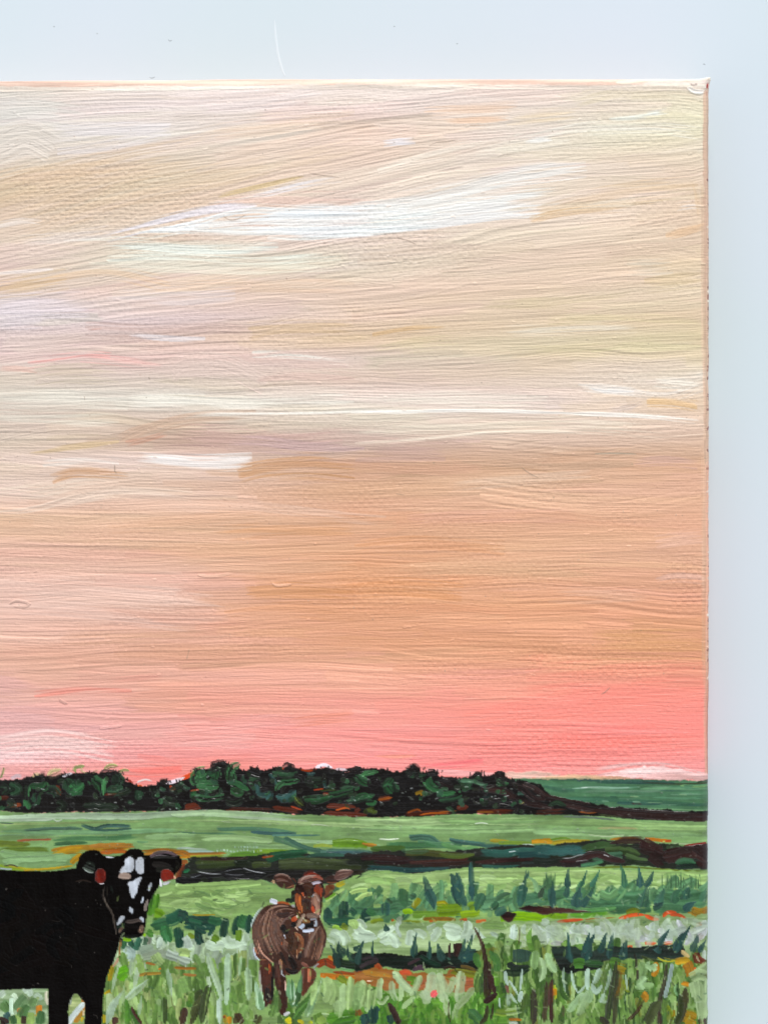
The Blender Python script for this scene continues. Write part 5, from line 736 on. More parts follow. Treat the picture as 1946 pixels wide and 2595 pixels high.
# fur streaks
R = RNG
for i in range(46):
    x = 215+i*7.4+R.randn()*6; top_ = 700+abs(x-420)*0.35+R.rand()*60; B(['4c3228', '5c4034', '38221a', '6c4c3e', '80604f'][R.randint(5)], 16+R.rand()*18, x+40, top_, x-10+R.randn()*14, (top_+1250)/2, x+40+i*2.4, 1180+R.rand()*150, **A)
for i in range(22):
    x = 830+i*10+R.randn()*6; B(['4c3228', '5c4034', '402820', '74523f'][R.randint(4)], 16+R.rand()*14, x, 900+R.rand()*60, x+26, 1080, x-10-i*3, 1290+R.rand()*70, **A)
for c in (('9a7868', 22, 620, 690, 500, 690, 400, 730, 340, 800), ('8c6c60', 16, 340, 790, 300, 850, 270, 910), ('a88878', 12, 700, 740, 600, 720, 500, 740, 430, 800), ('7a5c54', 14, 560, 760, 450, 790, 400, 860), ('6e5550', 16, 700, 780, 620, 820, 560, 870, 530, 920), ('7e645c', 12, 640, 840, 580, 860, 540, 930), ('8a7068', 9, 690, 760, 590, 790, 530, 850, 510, 900), ('7c665e', 9, 285, 980, 310, 1100, 350, 1220, 400, 1320), ('8c7870', 8, 375, 940, 395, 1040, 415, 1140, 450, 1220), ('6c5850', 8, 440, 950, 470, 1080, 490, 1180), ('9c8478', 8, 340, 860, 320, 960, 330, 1060), ('5c463e', 40, 440, 830, 460, 900, 480, 1000), ('33211c', 60, 480, 780, 560, 800, 640, 770),
          ('b08470', 18, 255, 1100, 280, 1200, 330, 1280, 440, 1370), ('a06a50', 26, 215, 1180, 240, 1240, 260, 1280), ('5c3020', 26, 230, 1260, 270, 1300, 300, 1330), ('7c4c30', 50, 700, 1010, 780, 1090, 770, 1200, 720, 1300), ('94603c', 30, 690, 1020, 760, 1090, 780, 1160), ('b07c58', 14, 730, 1200, 720, 1260, 720, 1310), ('e0b898', 14, 715, 1270, 725, 1300, 730, 1320), ('3a2414', 90, 640, 1020, 660, 1120, 620, 1250), ('4a3020', 40, 690, 1060, 700, 1160, 670, 1280), ('1a0f0a', 90, 620, 1300, 680, 1380, 700, 1460), ('140c08', 60, 590, 1440, 660, 1480, 740, 1460), ('231610', 40, 520, 1230, 560, 1320, 600, 1400), ('0c0706', 80, 530, 930, 560, 950, 590, 970), ('0e0908', 50, 560, 960, 600, 1000, 620, 1010), ('c8ccd8', 18, 575, 1030, 585, 1060, 590, 1080), ('b0907c', 8, 565, 1090, 570, 1130, 568, 1180), ('8a4420', 16, 540, 1120, 545, 1160),
          ('7c6054', 40, 990, 930, 920, 1040, 860, 1160, 820, 1310), ('9c8070', 14, 1000, 920, 930, 1030, 880, 1130, 840, 1260), ('a87c68', 26, 1040, 1150, 1010, 1240, 970, 1340), ('c49c84', 10, 1045, 1140, 1015, 1220, 1000, 1300), ('7a4a3c', 40, 780, 1370, 830, 1400, 860, 1420), ('5c3a30', 40, 800, 1440, 800, 1520, 790, 1620), ('26150f', 50, 770, 1240, 760, 1300, 740, 1340), ('5a4038', 26, 490, 1340, 480, 1440, 480, 1560), ('a87850', 20, 515, 1320, 540, 1360, 550, 1400), ('a06a4a', 12, 290, 1325, 320, 1335, 360, 1328), ('160d0a', 26, 440, 1400, 440, 1520, 430, 1659)): B(*c, **A)
for c in (('c8ccd8', 60, 395, 620, 440, 635, 500, 650), ('a84c24', 30, 480, 650, 560, 645, 640, 670), ('c8c4d0', 44, 670, 700, 690, 680, 690, 670)): B(*c, ts=.15, te=.2, h=2.8, var=.03)
# head
fill(pts(690, 600, 680, 520, 700, 450, 730, 400, 800, 340, 920, 290, 1020, 330, 1050, 400, 1030, 480, 1030, 600, 1020, 720, 1000, 830, 960, 900, 800, 900, 740, 820, 720, 740, 700, 680), '2c1610', lay=CALF, wob=.8, h=2.4, col2='3a1d12')
B('1c110c', 50, 690, 500, 680, 560, 690, 640, h=2.4); B('101a12', 60, 590, 620, 640, 620, 680, 640, ts=.2, te=.2)
fill(pts(450, 370, 455, 330, 500, 305, 570, 302, 640, 340, 680, 400, 690, 450, 640, 480, 540, 470, 480, 430), '4a2c22', lay=CALF, wob=.8, h=2.6, col2='362018', ang=30)
for c in (('8a6a5c', 20, 460, 330, 530, 310, 600, 325, 650, 370), ('6a4c42', 26, 470, 370, 540, 370, 620, 390), ('8c6c5e', 10, 480, 395, 550, 385, 620, 400), ('9a6a4c', 10, 600, 470, 650, 455, 690, 440), ('6a3a2c', 20, 670, 350, 700, 380, 710, 410), ('dcb488', 40, 430, 380, 440, 400, 450, 420), ('8c5a3c', 16, 670, 430, 680, 460, 680, 480)): B(*c, **A)
fill(pts(1050, 360, 1120, 325, 1180, 315, 1190, 380, 1230, 400, 1150, 420, 1060, 400), '38221c', lay=CALF, wob=.8, h=2.6, col2='2c1a14')
fill(pts(1170, 340, 1200, 280, 1250, 258, 1330, 255, 1392, 265, 1390, 290, 1340, 340, 1270, 375, 1210, 380, 1175, 370), '6a4c44', lay=CALF, wob=.6, h=2.8, col2='543a34', ang=-25)
for c in (('9c8074', 10, 1210, 275, 1280, 258, 1385, 262), ('9a8478', 9, 1200, 370, 1270, 365, 1350, 320), ('8a6c60', 10, 1210, 320, 1280, 300, 1360, 290), ('7a5c50', 12, 1230, 350, 1290, 330, 1340, 300), ('8c5a3a', 14, 1080, 400, 1150, 410, 1210, 400)): B(*c, **A)
fill(pts(1060, 440, 1130, 425, 1175, 440, 1170, 490, 1120, 550, 1060, 595, 1045, 540), '7a4c30', lay=CALF, wob=.8, h=2.6, col2='5c3420', ang=50); B('4a2a1c', 26, 1055, 590, 1110, 560, 1160, 500, ts=.2, te=.2); B('140c0a', 34, 1030, 430, 1040, 500, 1042, 580, h=2.4); B('b8a420', 60, 1190, 440, 1240, 430, 1310, 400, ts=.2, te=.3, lay=GRASS)
for c in (('541c12', 44, 800, 320, 880, 285, 950, 285), ('7c2c1c', 26, 830, 320, 920, 300, 1000, 330), ('8a4c3c', 40, 900, 350, 960, 330, 1040, 370), ('7a5a50', 60, 740, 410, 820, 360, 920, 330), ('a88c80', 20, 760, 390, 840, 335, 960, 320), ('a08878', 20, 750, 430, 830, 400, 920, 390), ('5a3830', 30, 780, 400, 850, 380, 920, 360), ('a86450', 14, 900, 380, 980, 370, 1040, 370), ('d0c8d8', 40, 890, 425, 950, 405, 1020, 395), ('74301e', 90, 940, 450, 980, 480, 1000, 550), ('a04420', 34, 930, 470, 960, 520, 990, 580), ('9a3c1c', 20, 1010, 480, 1015, 540, 1020, 590)): B(*c, **A)
for c in (('8c4622', 70, 730, 530, 740, 620, 760, 740), ('a05a30', 26, 710, 540, 715, 620, 740, 720), ('c06828', 16, 760, 560, 760, 640, 770, 700), ('c86034', 26, 790, 520, 800, 550, 810, 570), ('3a2014', 110, 800, 450, 850, 450, 900, 480), ('37200f', 70, 840, 480, 870, 530, 880, 580), ('321c14', 50, 720, 460, 740, 500, 770, 550), ('e0b89c', 14, 820, 570, 825, 585), ('2e1a12', 110, 840, 600, 840, 670, 850, 740), ('3a2213', 50, 800, 640, 810, 700, 830, 750), ('c87840', 14, 785, 680, 790, 740, 780, 780), ('d8a070', 16, 750, 750, 760, 770, 770, 780), ('a83c20', 40, 910, 690, 920, 740, 920, 770), ('d86c44', 10, 905, 650, 905, 700, 900, 740), ('e0b090', 12, 925, 760, 940, 770, 945, 780)): B(*c, **A)
fill(pts(905, 570, 930, 530, 970, 540, 1000, 610, 1005, 690, 995, 780, 975, 820, 950, 780, 940, 700, 905, 660, 900, 610), '987060', lay=CALF, wob=.6, h=3, col2='b48c74', ang=80)
B('b89c8c', 12, 920, 560, 960, 560, 990, 640); B('b8c0d0', 10, 905, 580, 915, 560, 925, 545); B('40140c', 16, 1015, 600, 1018, 700, 1000, 800); B('e0d4d0', 14, 1000, 800, 1002, 820, 1000, 830)
for c in (('e0c8b8', 36, 720, 800, 730, 820, 740, 830), ('a04422', 60, 670, 830, 690, 850, 700, 870), ('d8bca8', 20, 700, 930, 720, 960, 740, 980), ('0e0a08', 60, 660, 900, 690, 920, 700, 940), ('98806e', 50, 820, 780, 770, 850, 720, 940), ('7a6458', 40, 830, 800, 900, 790, 990, 820), ('8c7466', 26, 840, 830, 900, 825, 980, 840), ('b8a898', 12, 830, 770, 780, 850, 740, 940), ('b8c0cc', 20, 880, 850, 950, 845, 965, 870), ('b8c4d0', 40, 950, 860, 955, 900, 945, 940), ('b0bccc', 50, 760, 960, 790, 930, 820, 910), ('b4bccc', 36, 790, 985, 860, 985, 930, 970)): B(*c, ts=.1, te=.15, h=2.8, var=.05, br=1.4)
fill(pts(830, 900, 880, 870, 915, 870, 920, 950, 870, 955, 825, 965), '120c0a', lay=CALF, wob=.5, h=2.4, smooth=False); B('6a4828', 50, 790, 880, 830, 870, 880, 880, ts=.1, te=.3, h=2.6, var=.06); B('e0e0e8', 6, 850, 955, 880, 958, 910, 955)
B('c0b0ac', 10, 870, 1000, 875, 1020)

# ------------------------------------------------------------------ grass in front of the animals
CURLAY[0] = GRASS
frame(450, 2245)
FB = dict(ts=.15, te=.6, h=3.0, br=1.3, var=.06)
for c in (('5c8a58', 70, 980, 1020, 970, 900, 960, 770), ('33562c', 50, 1000, 1000, 1020, 880, 1040, 740), ('5f8c60', 40, 1030, 900, 1035, 820, 1045, 730), ('6c9c70', 50, 950, 950, 940, 860, 935, 770), ('b8d4b4', 14, 985, 980, 980, 880, 975, 790), ('a8c8a4', 14, 960, 960, 955, 880, 950, 820), ('c0d8bc', 12, 970, 1000, 985, 960, 1000, 900), ('3c6428', 70, 990, 1090, 1060, 1000, 1120, 890), ('4f7a34', 50, 980, 1120, 1040, 1040, 1110, 960), ('86a878', 60, 1080, 1120, 1140, 960, 1240, 710), ('a8c49c', 26, 1090, 1100, 1160, 930, 1230, 740), ('6a8c60', 36, 1100, 1060, 1150, 960, 1200, 870), ('9cbc98', 60, 700, 1040, 680, 900, 650, 780), ('6c9464', 40, 720, 1040, 700, 960, 680, 860), ('4c6c34', 90, 800, 1060, 830, 1000, 835, 860), ('5c7c3c', 60, 790, 1100, 800, 1050, 810, 1000), ('3f5c28', 50, 870, 1161, 860, 1100, 870, 1060)): B(*c, **FB)
for c in (('b4cab0', 56, 250, 560, 290, 690, 340, 820, 380, 960), ('b0cab0', 60, 430, 560, 425, 780, 410, 1000), ('a8c4a0', 24, 540, 580, 525, 680, 520, 760), ('a8c4a0', 50, 590, 680, 600, 820, 600, 960), ('c0d4c8', 50, 355, 940, 355, 1040, 360, 1161), ('b8ccb0', 34, 255, 760, 265, 800, 270, 850)): B(*c, ts=.15, te=.3, h=2.6, op=.85, br=.8)
for c in (('3a4020', 70, 120, 1161, 170, 1000, 210, 870), ('2f3a1c', 60, 200, 1161, 230, 980, 265, 830), ('33401f', 40, 150, 960, 170, 900, 210, 880), ('362418', 60, 30, 1161, 50, 1080, 60, 1020), ('3f3018', 50, 480, 1161, 500, 1100, 510, 1060), ('3f3018', 60, 540, 1161, 520, 1110, 500, 1070), ('3c3a1c', 70, 660, 1161, 680, 1110, 690, 1080), ('b8801c', 44, 440, 1161, 440, 1130, 440, 1095), ('8a7a20', 34, 410, 1161, 400, 1110, 395, 1080), ('8a3c1c', 20, 390, 1090, 400, 1110), ('b8b018', 60, 910, 1120, 930, 1135, 930, 1155), ('c8b81c', 30, 1010, 1130, 1040, 1140, 1060, 1161), ('b8c01c', 40, 1110, 1130, 1120, 1161), ('1f3f38', 70, 1640, 1161, 1655, 1090, 1659, 1020), ('1f3f38', 50, 1560, 1161, 1560, 1130, 1550, 1100), ('4a7c20', 120, 1250, 1120, 1330, 1110, 1450, 1080), ('3c6a1c', 80, 1300, 1161, 1400, 1140, 1500, 1120), ('8aa850', 90, 1180, 1110, 1200, 1130, 1210, 1161), ('5a8228', 40, 100, 920, 105, 970, 110, 1010), ('7a5420', 60, 1500, 1040, 1520, 1060, 1530, 1090)): B(*c, **D1)
for c in ((1180, 800, 1170, 900, 1130, 1000), (1250, 760, 1270, 860, 1240, 980), (1310, 800, 1330, 900, 1290, 1000), (1400, 820, 1390, 940, 1380, 1060), (1460, 760, 1450, 900, 1440, 1040), (1340, 960, 1360, 1040, 1350, 1110), (1540, 790, 1520, 900, 1500, 1000), (1600, 820, 1600, 920, 1570, 1020), (1640, 860, 1630, 950, 1620, 1040), (1480, 960, 1500, 1000, 1490, 1050)): B(['9cb878', 'a0bc84', '94b070', '8aac6c'][RNG.randint(4)], 76, *c, ts=.15, te=.3, h=2.4, br=1, var=.04)
frame(0, 0, 1)
# specks and nicks over the whole land; glints painted into the pale crumbs
for _ in range(420):
    u = RNG.rand()*1790; v = 1975+RNG.rand()*240; L = 2+RNG.rand()*7
    stroke([(u, v), (u+L, v+RNG.randn()*2)], 3, None, base=lambda X, Y, _c: np.float32(0)+np.ones(X.shape+(3,), np.float32)*np.array([.5, .55, .5], np.float32), op=.35, h=5, br=0, ts=.3, te=.3)
for _ in range(500):
    u = 300+RNG.rand()*1490; v = 2230+RNG.rand()*400; L = 4+RNG.rand()*16; a = RNG.randn()*1.2+1.5
    stroke([(u, v), (u+math.cos(a)*L, v+math.sin(a)*L)], 3+RNG.rand()*2, ['c0d4b0', '2a3420', '7a9a50', 'a8be90', '3a5a3c', '8aa060'][RNG.randint(6)], op=.5, h=2.5, ts=.3, te=.3)

# ------------------------------------------------------------------ the relief: weave of the cloth below, paint on top
frame(0, 0, 1)
WX, WY = 12.6, 11.2
wu = UG+2.4*noi(N1, UG/40, VG/50)*2; wv = VG+2.4*noi(N2, UG/50, VG/40)*2+0.012*(UG-900)
ix = wu/WX; iy = wv/WY
par = (np.floor(ix)+np.floor(iy)) % 2
wx = np.sin(np.pi*(ix % 1)); wy = np.sin(np.pi*(iy % 1))
weave = np.where(par > 0.5, wx**.5*wy, wx*wy**.5*0.55)-0.42
weave *= 1+0.8*noi(N3, UG/30, VG/30)
thin = np.clip(0.32+1.3*noi(N1, UG/230+40, VG/90+11)+0.6*noi(N2, UG/60, VG/30), 0, 1)
def patch(u, v, ru, rv_, s):
    global thin
    thin = np.clip(thin+s*np.exp(-(((UG-u)/ru)**2+((VG-v)/rv_)**2)**1.5), 0, 1.3)
for a_ in ((300, 500, 380, 90, .8), (1000, 620, 300, 110, .8), (1500, 1920, 400, 60, 1), (150, 1910, 220, 50, 1.1), (460, 1950, 120, 40, .7), (1560, 1650, 220, 70, .9), (400, 860, 300, 60, .6), (1740, 1480, 60, 80, 1.2), (850, 1460, 300, 40, .5), (1250, 1500, 300, 60, .5), (1560, 1975, 180, 14, .6)): patch(*a_)
land = np.clip((VG-1975)/20, 0, 1)
H = HGT*(1.0-0.15*land)+weave*(0.2+2.3*thin**1.5)*(1-0.55*np.clip(THK, 0, 1))*(1-0.6*land)
H = np.where(LAY == COW, HGT*0.8+(H-HGT*0.85)*0.35, H)
H += 0.5*noi(N3, UG/4.1, VG/3.7)+0.25*noi(N1, UG/90, VG/90)*3
RELIEF = 0.78
# thin glazes let the weave tint through a little where the cloth threads stand up
lum = COL.mean(-1, keepdims=True); isl = (LAY != SKY)[..., None]
COL = np.where(isl, (COL*1.06-lum*0.06)*0.94, COL)
mott = 1+0.07*noi(N1, UG/9.3, VG/6.1)+0.08*noi(N2, UG/17, VG/9)+0.10*noi(N3, UG/34, VG/22)
COL = np.where(isl, COL*mott[..., None], COL)
COLF = np.clip(COL, 0.012, 0.985)
COLF = np.clip(COLF+(0.012*noi(N1, UG/3.3, VG/3.1))[..., None], 0.004, 0.985)
lin = np.where(COLF <= 0.04045, COLF/12.92, ((COLF+0.055)/1.055)**2.4).astype(np.float32)

# ------------------------------------------------------------------ wrap the sheet over the bars
ER, EL, ET, EB = 1798.0, -260.0, 197.0, 2760.0       # edges of the face
RR = 19.0
def roll(d):
    """d: distance past the start of the bend -> (outwards, down)"""
    a = np.clip(d/RR, 0, math.pi/2)
    return RR*np.sin(a), RR*(1-np.cos(a))+np.clip(d-RR*math.pi/2, 0, None)
side = DEPTH/K-RR-2
ext = RR*math.pi/2+np.array([0., 5, 14, 40, 90, 160, side])
# parameter rows: fine over the face, coarse down the sides
def params(lo, hi):
    i0 = lo+RR; i1 = hi-RR
    mid = np.arange(math.ceil(i0/S), math.floor(i1/S)+1)*S
    bend = np.linspace(0, RR*math.pi/2, 12)[:-1]
    hi_p = np.concatenate([bend, ext]); lo_p = hi_p[::-1]
    pos, dn = [], []
    o, d = roll(lo_p); pos.append(i0-o); dn.append(d)
    pos.append(mid); dn.append(np.zeros(len(mid)))
    o, d = roll(hi_p); pos.append(i1+o); dn.append(d)
    smp = np.concatenate([i0-lo_p*0.8, mid, i1+hi_p*0.8])
    return np.concatenate(pos), np.concatenate(dn), smp
pu, du, su_ = params(EL, ER); pv, dv, sv_ = params(ET, EB)
iu = np.clip(np.round((su_-U0)/S).astype(int), 0, NX-1); iv = np.clip(np.round((sv_-V0)/S).astype(int), 0, NY-1)
PU, PV = np.meshgrid(pu, pv); DU, DV = np.meshgrid(du, dv)
h = H[np.ix_(iv, iu)]*RELIEF
dn = np.maximum(DU, DV); on = np.clip(1-dn/RR, 0, 1)
# the edges of a real canvas are not ruled lines
right = np.clip((PU-1300)/498, 0, 1)**3; topw = np.clip((700-PV)/500, 0, 1)**3
PU = PU+right*(-4.0*((PV-1500)/1100)*(PV > 1500)+1.6*noi(N1, PV/70, PV*0)+1.0*noi(N2, PV/17, PV*0)+2.2*np.exp(-((PV-2570)/14)**2)*(1) )
PV = PV+topw*(4.5*np.clip((700-PU)/700, 0, 1.3)+1.4*noi(N3, PU/90, PU*0)+0.8*noi(N1, PU/21, PU*0)+3*np.clip((PU-1000)/600, 0, 1)*0)
knob = np.exp(-(((PU-1796)/17)**2+((PV-203)/15)**2))
PU = PU+knob*3.2; PV = PV-knob*4.0
Z = -dn+h*(0.25+0.75*on)+knob*9.0
PU = PU+np.where(DU > RR*0.9, np.sign(PU-800)*h*0.6, 0); PV = PV+np.where(DV > RR*0.9, np.sign(PV-1400)*h*0.6, 0)
X = (PU-CU)*K; Y = -(PV-CV)*K; Zm = Z*K
co = np.stack([X, Y, Zm], -1).reshape(-1, 3).astype(np.float32)
cl = lin[np.ix_(iv, iu)].reshape(-1, 3)
ly = LAY[np.ix_(iv, iu)]
ny, nx = PU.shape
idx = np.arange(ny*nx).reshape(ny, nx)
quads = np.stack([idx[:-1, :-1], idx[1:, :-1], idx[1:, 1:], idx[:-1, 1:]], -1).reshape(-1, 4)
fl = ly[1:, 1:].reshape(-1).astype(int)
# sides (below the bend) are one part of their own
sidef = ((DU[1:, 1:] > RR) | (DV[1:, 1:] > RR) | (DU[:-1, :-1] > RR) | (DV[:-1, :-1] > RR))
corner = ((DU[1:, 1:]+DU[:-1, :-1])/2 > RR*0.98) & ((DV[1:, 1:]+DV[:-1, :-1])/2 > RR*0.98)
fl = np.where(sidef.reshape(-1), 20, fl)
keep = ~corner.reshape(-1)

# ------------------------------------------------------------------ materials
def paint_mat(name, rough, spec, bump):
    m = bpy.data.materials.new(name); m.use_nodes = True; t = m.node_tree; b = t.nodes['Principled BSDF']
    at = t.nodes.new('ShaderNodeAttribute'); at.attribute_name = 'pigment'
    g = t.nodes.new('ShaderNodeTexCoord')
    n1 = t.nodes.new('ShaderNodeTexNoise'); n1.inputs['Scale'].default_value = 5200; n1.inputs['Detail'].default_value = 3
    n2 = t.nodes.new('ShaderNodeTexNoise'); n2.inputs['Scale'].default_value = 420; n2.inputs['Detail'].default_value = 4
    for n in (n1, n2): t.links.new(g.outputs['Object'], n.inputs['Vector'])
    mr = t.nodes.new('ShaderNodeMapRange'); mr.inputs['To Min'].default_value = rough-0.12; mr.inputs['To Max'].default_value = rough+0.14
    t.links.new(n2.outputs['Fac'], mr.inputs['Value']); t.links.new(mr.outputs[0], b.inputs['Roughness'])
    bp = t.nodes.new('ShaderNodeBump'); bp.inputs['Strength'].default_value = bump; bp.inputs['Distance'].default_value = 3e-5
    t.links.new(n1.outputs['Fac'], bp.inputs['Height']); t.links.new(bp.outputs[0], b.inputs['Normal'])
    hs = t.nodes.new('ShaderNodeHueSaturation'); mv = t.nodes.new('ShaderNodeMapRange'); mv.inputs['To Min'].default_value = 0.95; mv.inputs['To Max'].default_value = 1.05
    t.links.new(n1.outputs['Fac'], mv.inputs['Value']); t.links.new(mv.outputs[0], hs.inputs['Value']); t.links.new(at.outputs['Color'], hs.inputs['Color'])
    t.links.new(hs.outputs[0], b.inputs['Base Color'])
    b.inputs['Specular IOR Level'].default_value = spec
    return m
def add_furrows(m, sx, sy, dist, strength):
    # hair-fine bristle furrows, too small for the mesh, running along the strokes
    t = m.node_tree; b = t.nodes['Principled BSDF']; g = t.nodes['Texture Coordinate']; bp0 = [n for n in t.nodes if n.type == 'BUMP'][0]
    wn = t.nodes.new('ShaderNodeTexNoise'); wn.inputs['Scale'].default_value = 60; t.links.new(g.outputs['Object'], wn.inputs['Vector'])
    vm = t.nodes.new('ShaderNodeVectorMath'); vm.operation = 'MULTIPLY_ADD'; vm.inputs[1].default_value = (0, 0.003, 0)
    t.links.new(wn.outputs['Color'], vm.inputs[0]); t.links.new(g.outputs['Object'], vm.inputs[2])
    mp = t.nodes.new('ShaderNodeMapping'); mp.inputs['Scale'].default_value = (sx, sy, 1); mp.inputs['Rotation'].default_value = (0, 0, -0.06)
    t.links.new(vm.outputs[0], mp.inputs[0])
    n = t.nodes.new('ShaderNodeTexNoise'); n.inputs['Scale'].default_value = 1; n.inputs['Detail'].default_value = 3; n.inputs['Roughness'].default_value = .6
    t.links.new(mp.outputs[0], n.inputs['Vector'])
    bp = t.nodes.new('ShaderNodeBump'); bp.inputs['Strength'].default_value = strength; bp.inputs['Distance'].default_value = dist
    t.links.new(n.outputs['Fac'], bp.inputs['Height']); t.links.new(bp0.outputs[0], bp.inputs['Normal']); t.links.new(bp.outputs[0], b.inputs['Normal'])
M_SKY = paint_mat('satin_oil_paint', 0.50, 0.34, 0.35)
M_LAND = paint_mat('glossy_oil_paint', 0.30, 0.42, 0.35)
M_COW = paint_mat('thick_black_paint', 0.28, 0.12, 0.12)
add_furrows(M_SKY, 190, 4600, 1.1e-4, 0.9)
def mesh_from(name, sel, mat):
    q = quads[sel]; used = np.unique(q); remap = np.full(len(co), -1, np.int64); remap[used] = np.arange(len(used))
    q = remap[q].astype(np.int32); me = bpy.data.meshes.new(name)
    me.vertices.add(len(used)); me.vertices.foreach_set('co', co[used].ravel())
    me.loops.add(q.size); me.loops.foreach_set('vertex_index', q.ravel())
    me.polygons.add(len(q)); me.polygons.foreach_set('loop_start', np.arange(0, q.size, 4, dtype=np.int32)); me.polygons.foreach_set('loop_total', np.full(len(q), 4, np.int32))
    me.polygons.foreach_set('use_smooth', np.ones(len(q), bool))
    a = me.attributes.new('pigment', 'FLOAT_COLOR', 'POINT')
    a.data.foreach_set('color', np.concatenate([cl[used], np.ones((len(used), 1), np.float32)], 1).ravel().astype(np.float32))
    me.update(calc_edges=True); me.materials.append(mat)
    o = bpy.data.objects.new(name, me); sc.collection.objects.link(o); return o
root = bpy.data.objects.new('canvas_painting', None); sc.collection.objects.link(root)
root.location = (0, 0, 0); root['category'] = 'painting'
root['label'] = 'unframed canvas painting of a black cow and brown calf under a pink sunset sky'
parts = {}
spec = [(SKY, 'painted_sky', M_SKY, 'brushed cream, peach and coral pink sky', None), (HILL, 'painted_hill', M_LAND, 'dark green far hill at the right edge', None),
        (TREES, 'painted_tree_line', M_LAND, 'dark tree line in black and deep green dabs', None), (MEADOW, 'painted_meadow', M_LAND, 'light green meadow strip below the trees', None),
        (HEDGE, 'painted_hedge', M_LAND, 'dark brown and olive hedge strip across the meadow', None), (GRASS, 'painted_grass', M_LAND, 'foreground grass in green, mint and rust strokes', None),
        (COW, 'painted_cow', M_COW, 'black cow cut by the left edge, facing forward', None), (CALF, 'painted_calf', M_LAND, 'brown calf standing in the grass', None),
        (BLAZE, 'face_marking', M_LAND, 'white patches on the face of the black cow', COW)]
for lid, nm, mt, lb, par_ in spec:
    sel = (fl == lid) & keep
    if not sel.any(): continue
    o = mesh_from(nm, sel, mt); o['label'] = lb
    o.parent = parts[par_] if par_ is not None else root; parts[lid] = o
# two ear tags, one object each
cxu = (quads[:, 0] % nx)
tagsel = (fl == TAG) & keep
tu = PU.reshape(-1)[quads[:, 0]]
for nm, s_, lb in (('ear_tag', tu < 340, 'red tag in the ear on the left'), ('ear_tag', tu >= 340, 'red tag in the ear on the right')):
    if (tagsel & s_).any():
        o = mesh_from(nm, tagsel & s_, M_LAND); o['label'] = lb; o.parent = parts[COW]
o = mesh_from('canvas_side', (fl == 20) & keep, M_SKY); o.parent = root; o['label'] = 'painted side of the canvas folded over the bars'

# ------------------------------------------------------------------ the white tabletop it lies on
def node_mat(name):
    m = bpy.data.materials.new(name); m.use_nodes = True; return m, m.node_tree, m.node_tree.nodes['Principled BSDF']
m, t, b = node_mat('white_lacquer')
g = t.nodes.new('ShaderNodeTexCoord')
n = t.nodes.new('ShaderNodeTexNoise'); n.inputs['Scale'].default_value = 14; n.inputs['Detail'].default_value = 2
r = t.nodes.new('ShaderNodeValToRGB'); r.color_ramp.elements[0].color = (0.655, 0.738, 0.785, 1); r.color_ramp.elements[1].color = (0.68, 0.738, 0.815, 1); r.color_ramp.elements[0].position = .4; r.color_ramp.elements[1].position = .6
t.links.new(g.outputs['Object'], n.inputs['Vector']); t.links.new(n.outputs['Fac'], r.inputs[0]); t.links.new(r.outputs[0], b.inputs['Base Color'])
b.inputs['Roughness'].default_value = 0.28; b.inputs['Specular IOR Level'].default_value = 0.4
n2 = t.nodes.new('ShaderNodeTexNoise'); n2.inputs['Scale'].default_value = 900; bp = t.nodes.new('ShaderNodeBump'); bp.inputs['Strength'].default_value = .05; bp.inputs['Distance'].default_value = 2e-5
t.links.new(g.outputs['Object'], n2.inputs['Vector']); t.links.new(n2.outputs['Fac'], bp.inputs['Height']); t.links.new(bp.outputs[0], b.inputs['Normal'])
import bmesh
TZ = -DEPTH
bm = bmesh.new(); bmesh.ops.create_cube(bm, size=1)
for v in bm.verts: v.co.x *= 1.6; v.co.y *= 1.2; v.co.z = v.co.z*0.025+TZ-0.0125
bmesh.ops.bevel(bm, geom=bm.edges[:], offset=0.002, segments=2, affect='EDGES')
me = bpy.data.meshes.new('tabletop'); bm.to_mesh(me); bm.free(); me.materials.append(m)
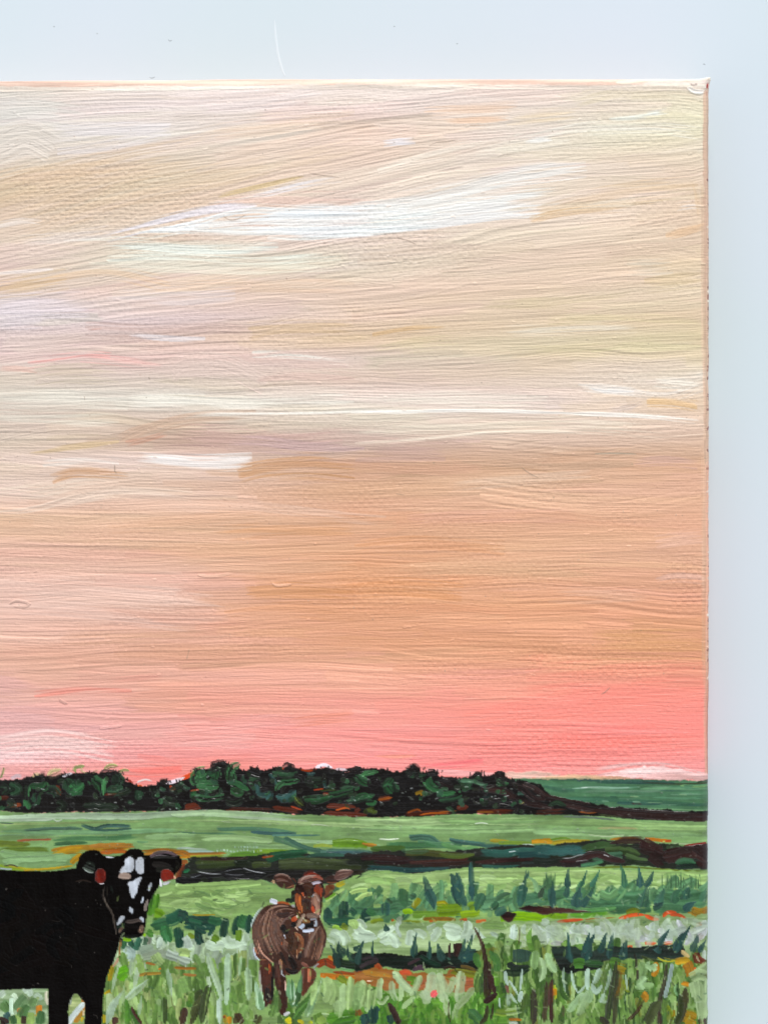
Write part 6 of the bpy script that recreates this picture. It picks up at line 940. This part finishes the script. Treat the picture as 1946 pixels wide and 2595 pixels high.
tab_o = bpy.data.objects.new('tabletop', me); sc.collection.objects.link(tab_o); tab_o['kind'] = 'structure'; tab_o['label'] = 'smooth white tabletop the canvas lies on'
# a thin, slightly paler curved strip and a few specks of dirt on the lacquer
def tp(u, v):       # plan point on the table, seen from above the canvas centre
    f = (CAMZ+DEPTH)/CAMZ; return ((u-CU)*K*f, -(v-CV)*K*f)
def ribbon(name, pp, wd, mat, lift):
    bm = bmesh.new(); q = spline(np.array([tp(*p) for p in pp]), 0.0008); n_ = len(q); rows = []
    for i in range(n_):
        d = q[min(i+1, n_-1)]-q[max(i-1, 0)]; d = d/np.hypot(*d); nn = np.array([-d[1], d[0]]); w_ = wd*(0.15+0.85*math.sin(math.pi*(i+0.3)/(n_+0.6))**.5)/2
        rows.append([bm.verts.new((q[i, 0]+nn[0]*s*w_, q[i, 1]+nn[1]*s*w_, TZ+lift*(1-s*s)+1e-5)) for s in (-1, -0.4, 0.4, 1)])
    for a, b_ in zip(rows, rows[1:]):
        for j in range(3): bm.faces.new((a[j], a[j+1], b_[j+1], b_[j]))
    me = bpy.data.meshes.new(name); bm.to_mesh(me); bm.free(); me.materials.append(mat)
    o = bpy.data.objects.new(name, me); sc.collection.objects.link(o); o.parent = tab_o; return o
m2, t2, b2 = node_mat('streak_white'); b2.inputs['Base Color'].default_value = (0.73, 0.80, 0.85, 1); b2.inputs['Roughness'].default_value = .4
ribbon('pale_streak', [(696, 50), (699, 90), (704, 130), (712, 165), (722, 192)], 0.0004, m2, 4e-5)
m3, t3, b3 = node_mat('dust'); b3.inputs['Base Color'].default_value = (0.42, 0.47, 0.5, 1); b3.inputs['Roughness'].default_value = .8
for p in ([(427, 100), (431, 104), (436, 102)], [(136, 66), (138, 68), (140, 67)], [(997, 68), (999, 66), (1001, 68)], [(1780, 163), (1783, 162), (1786, 164)], [(1156, 110), (1158, 111), (1160, 110)], [(380, 196), (386, 198), (393, 195)], [(246, 84), (247, 85), (249, 85)]):
    ribbon('dust_speck', p, 0.00013, m3, 4e-5)
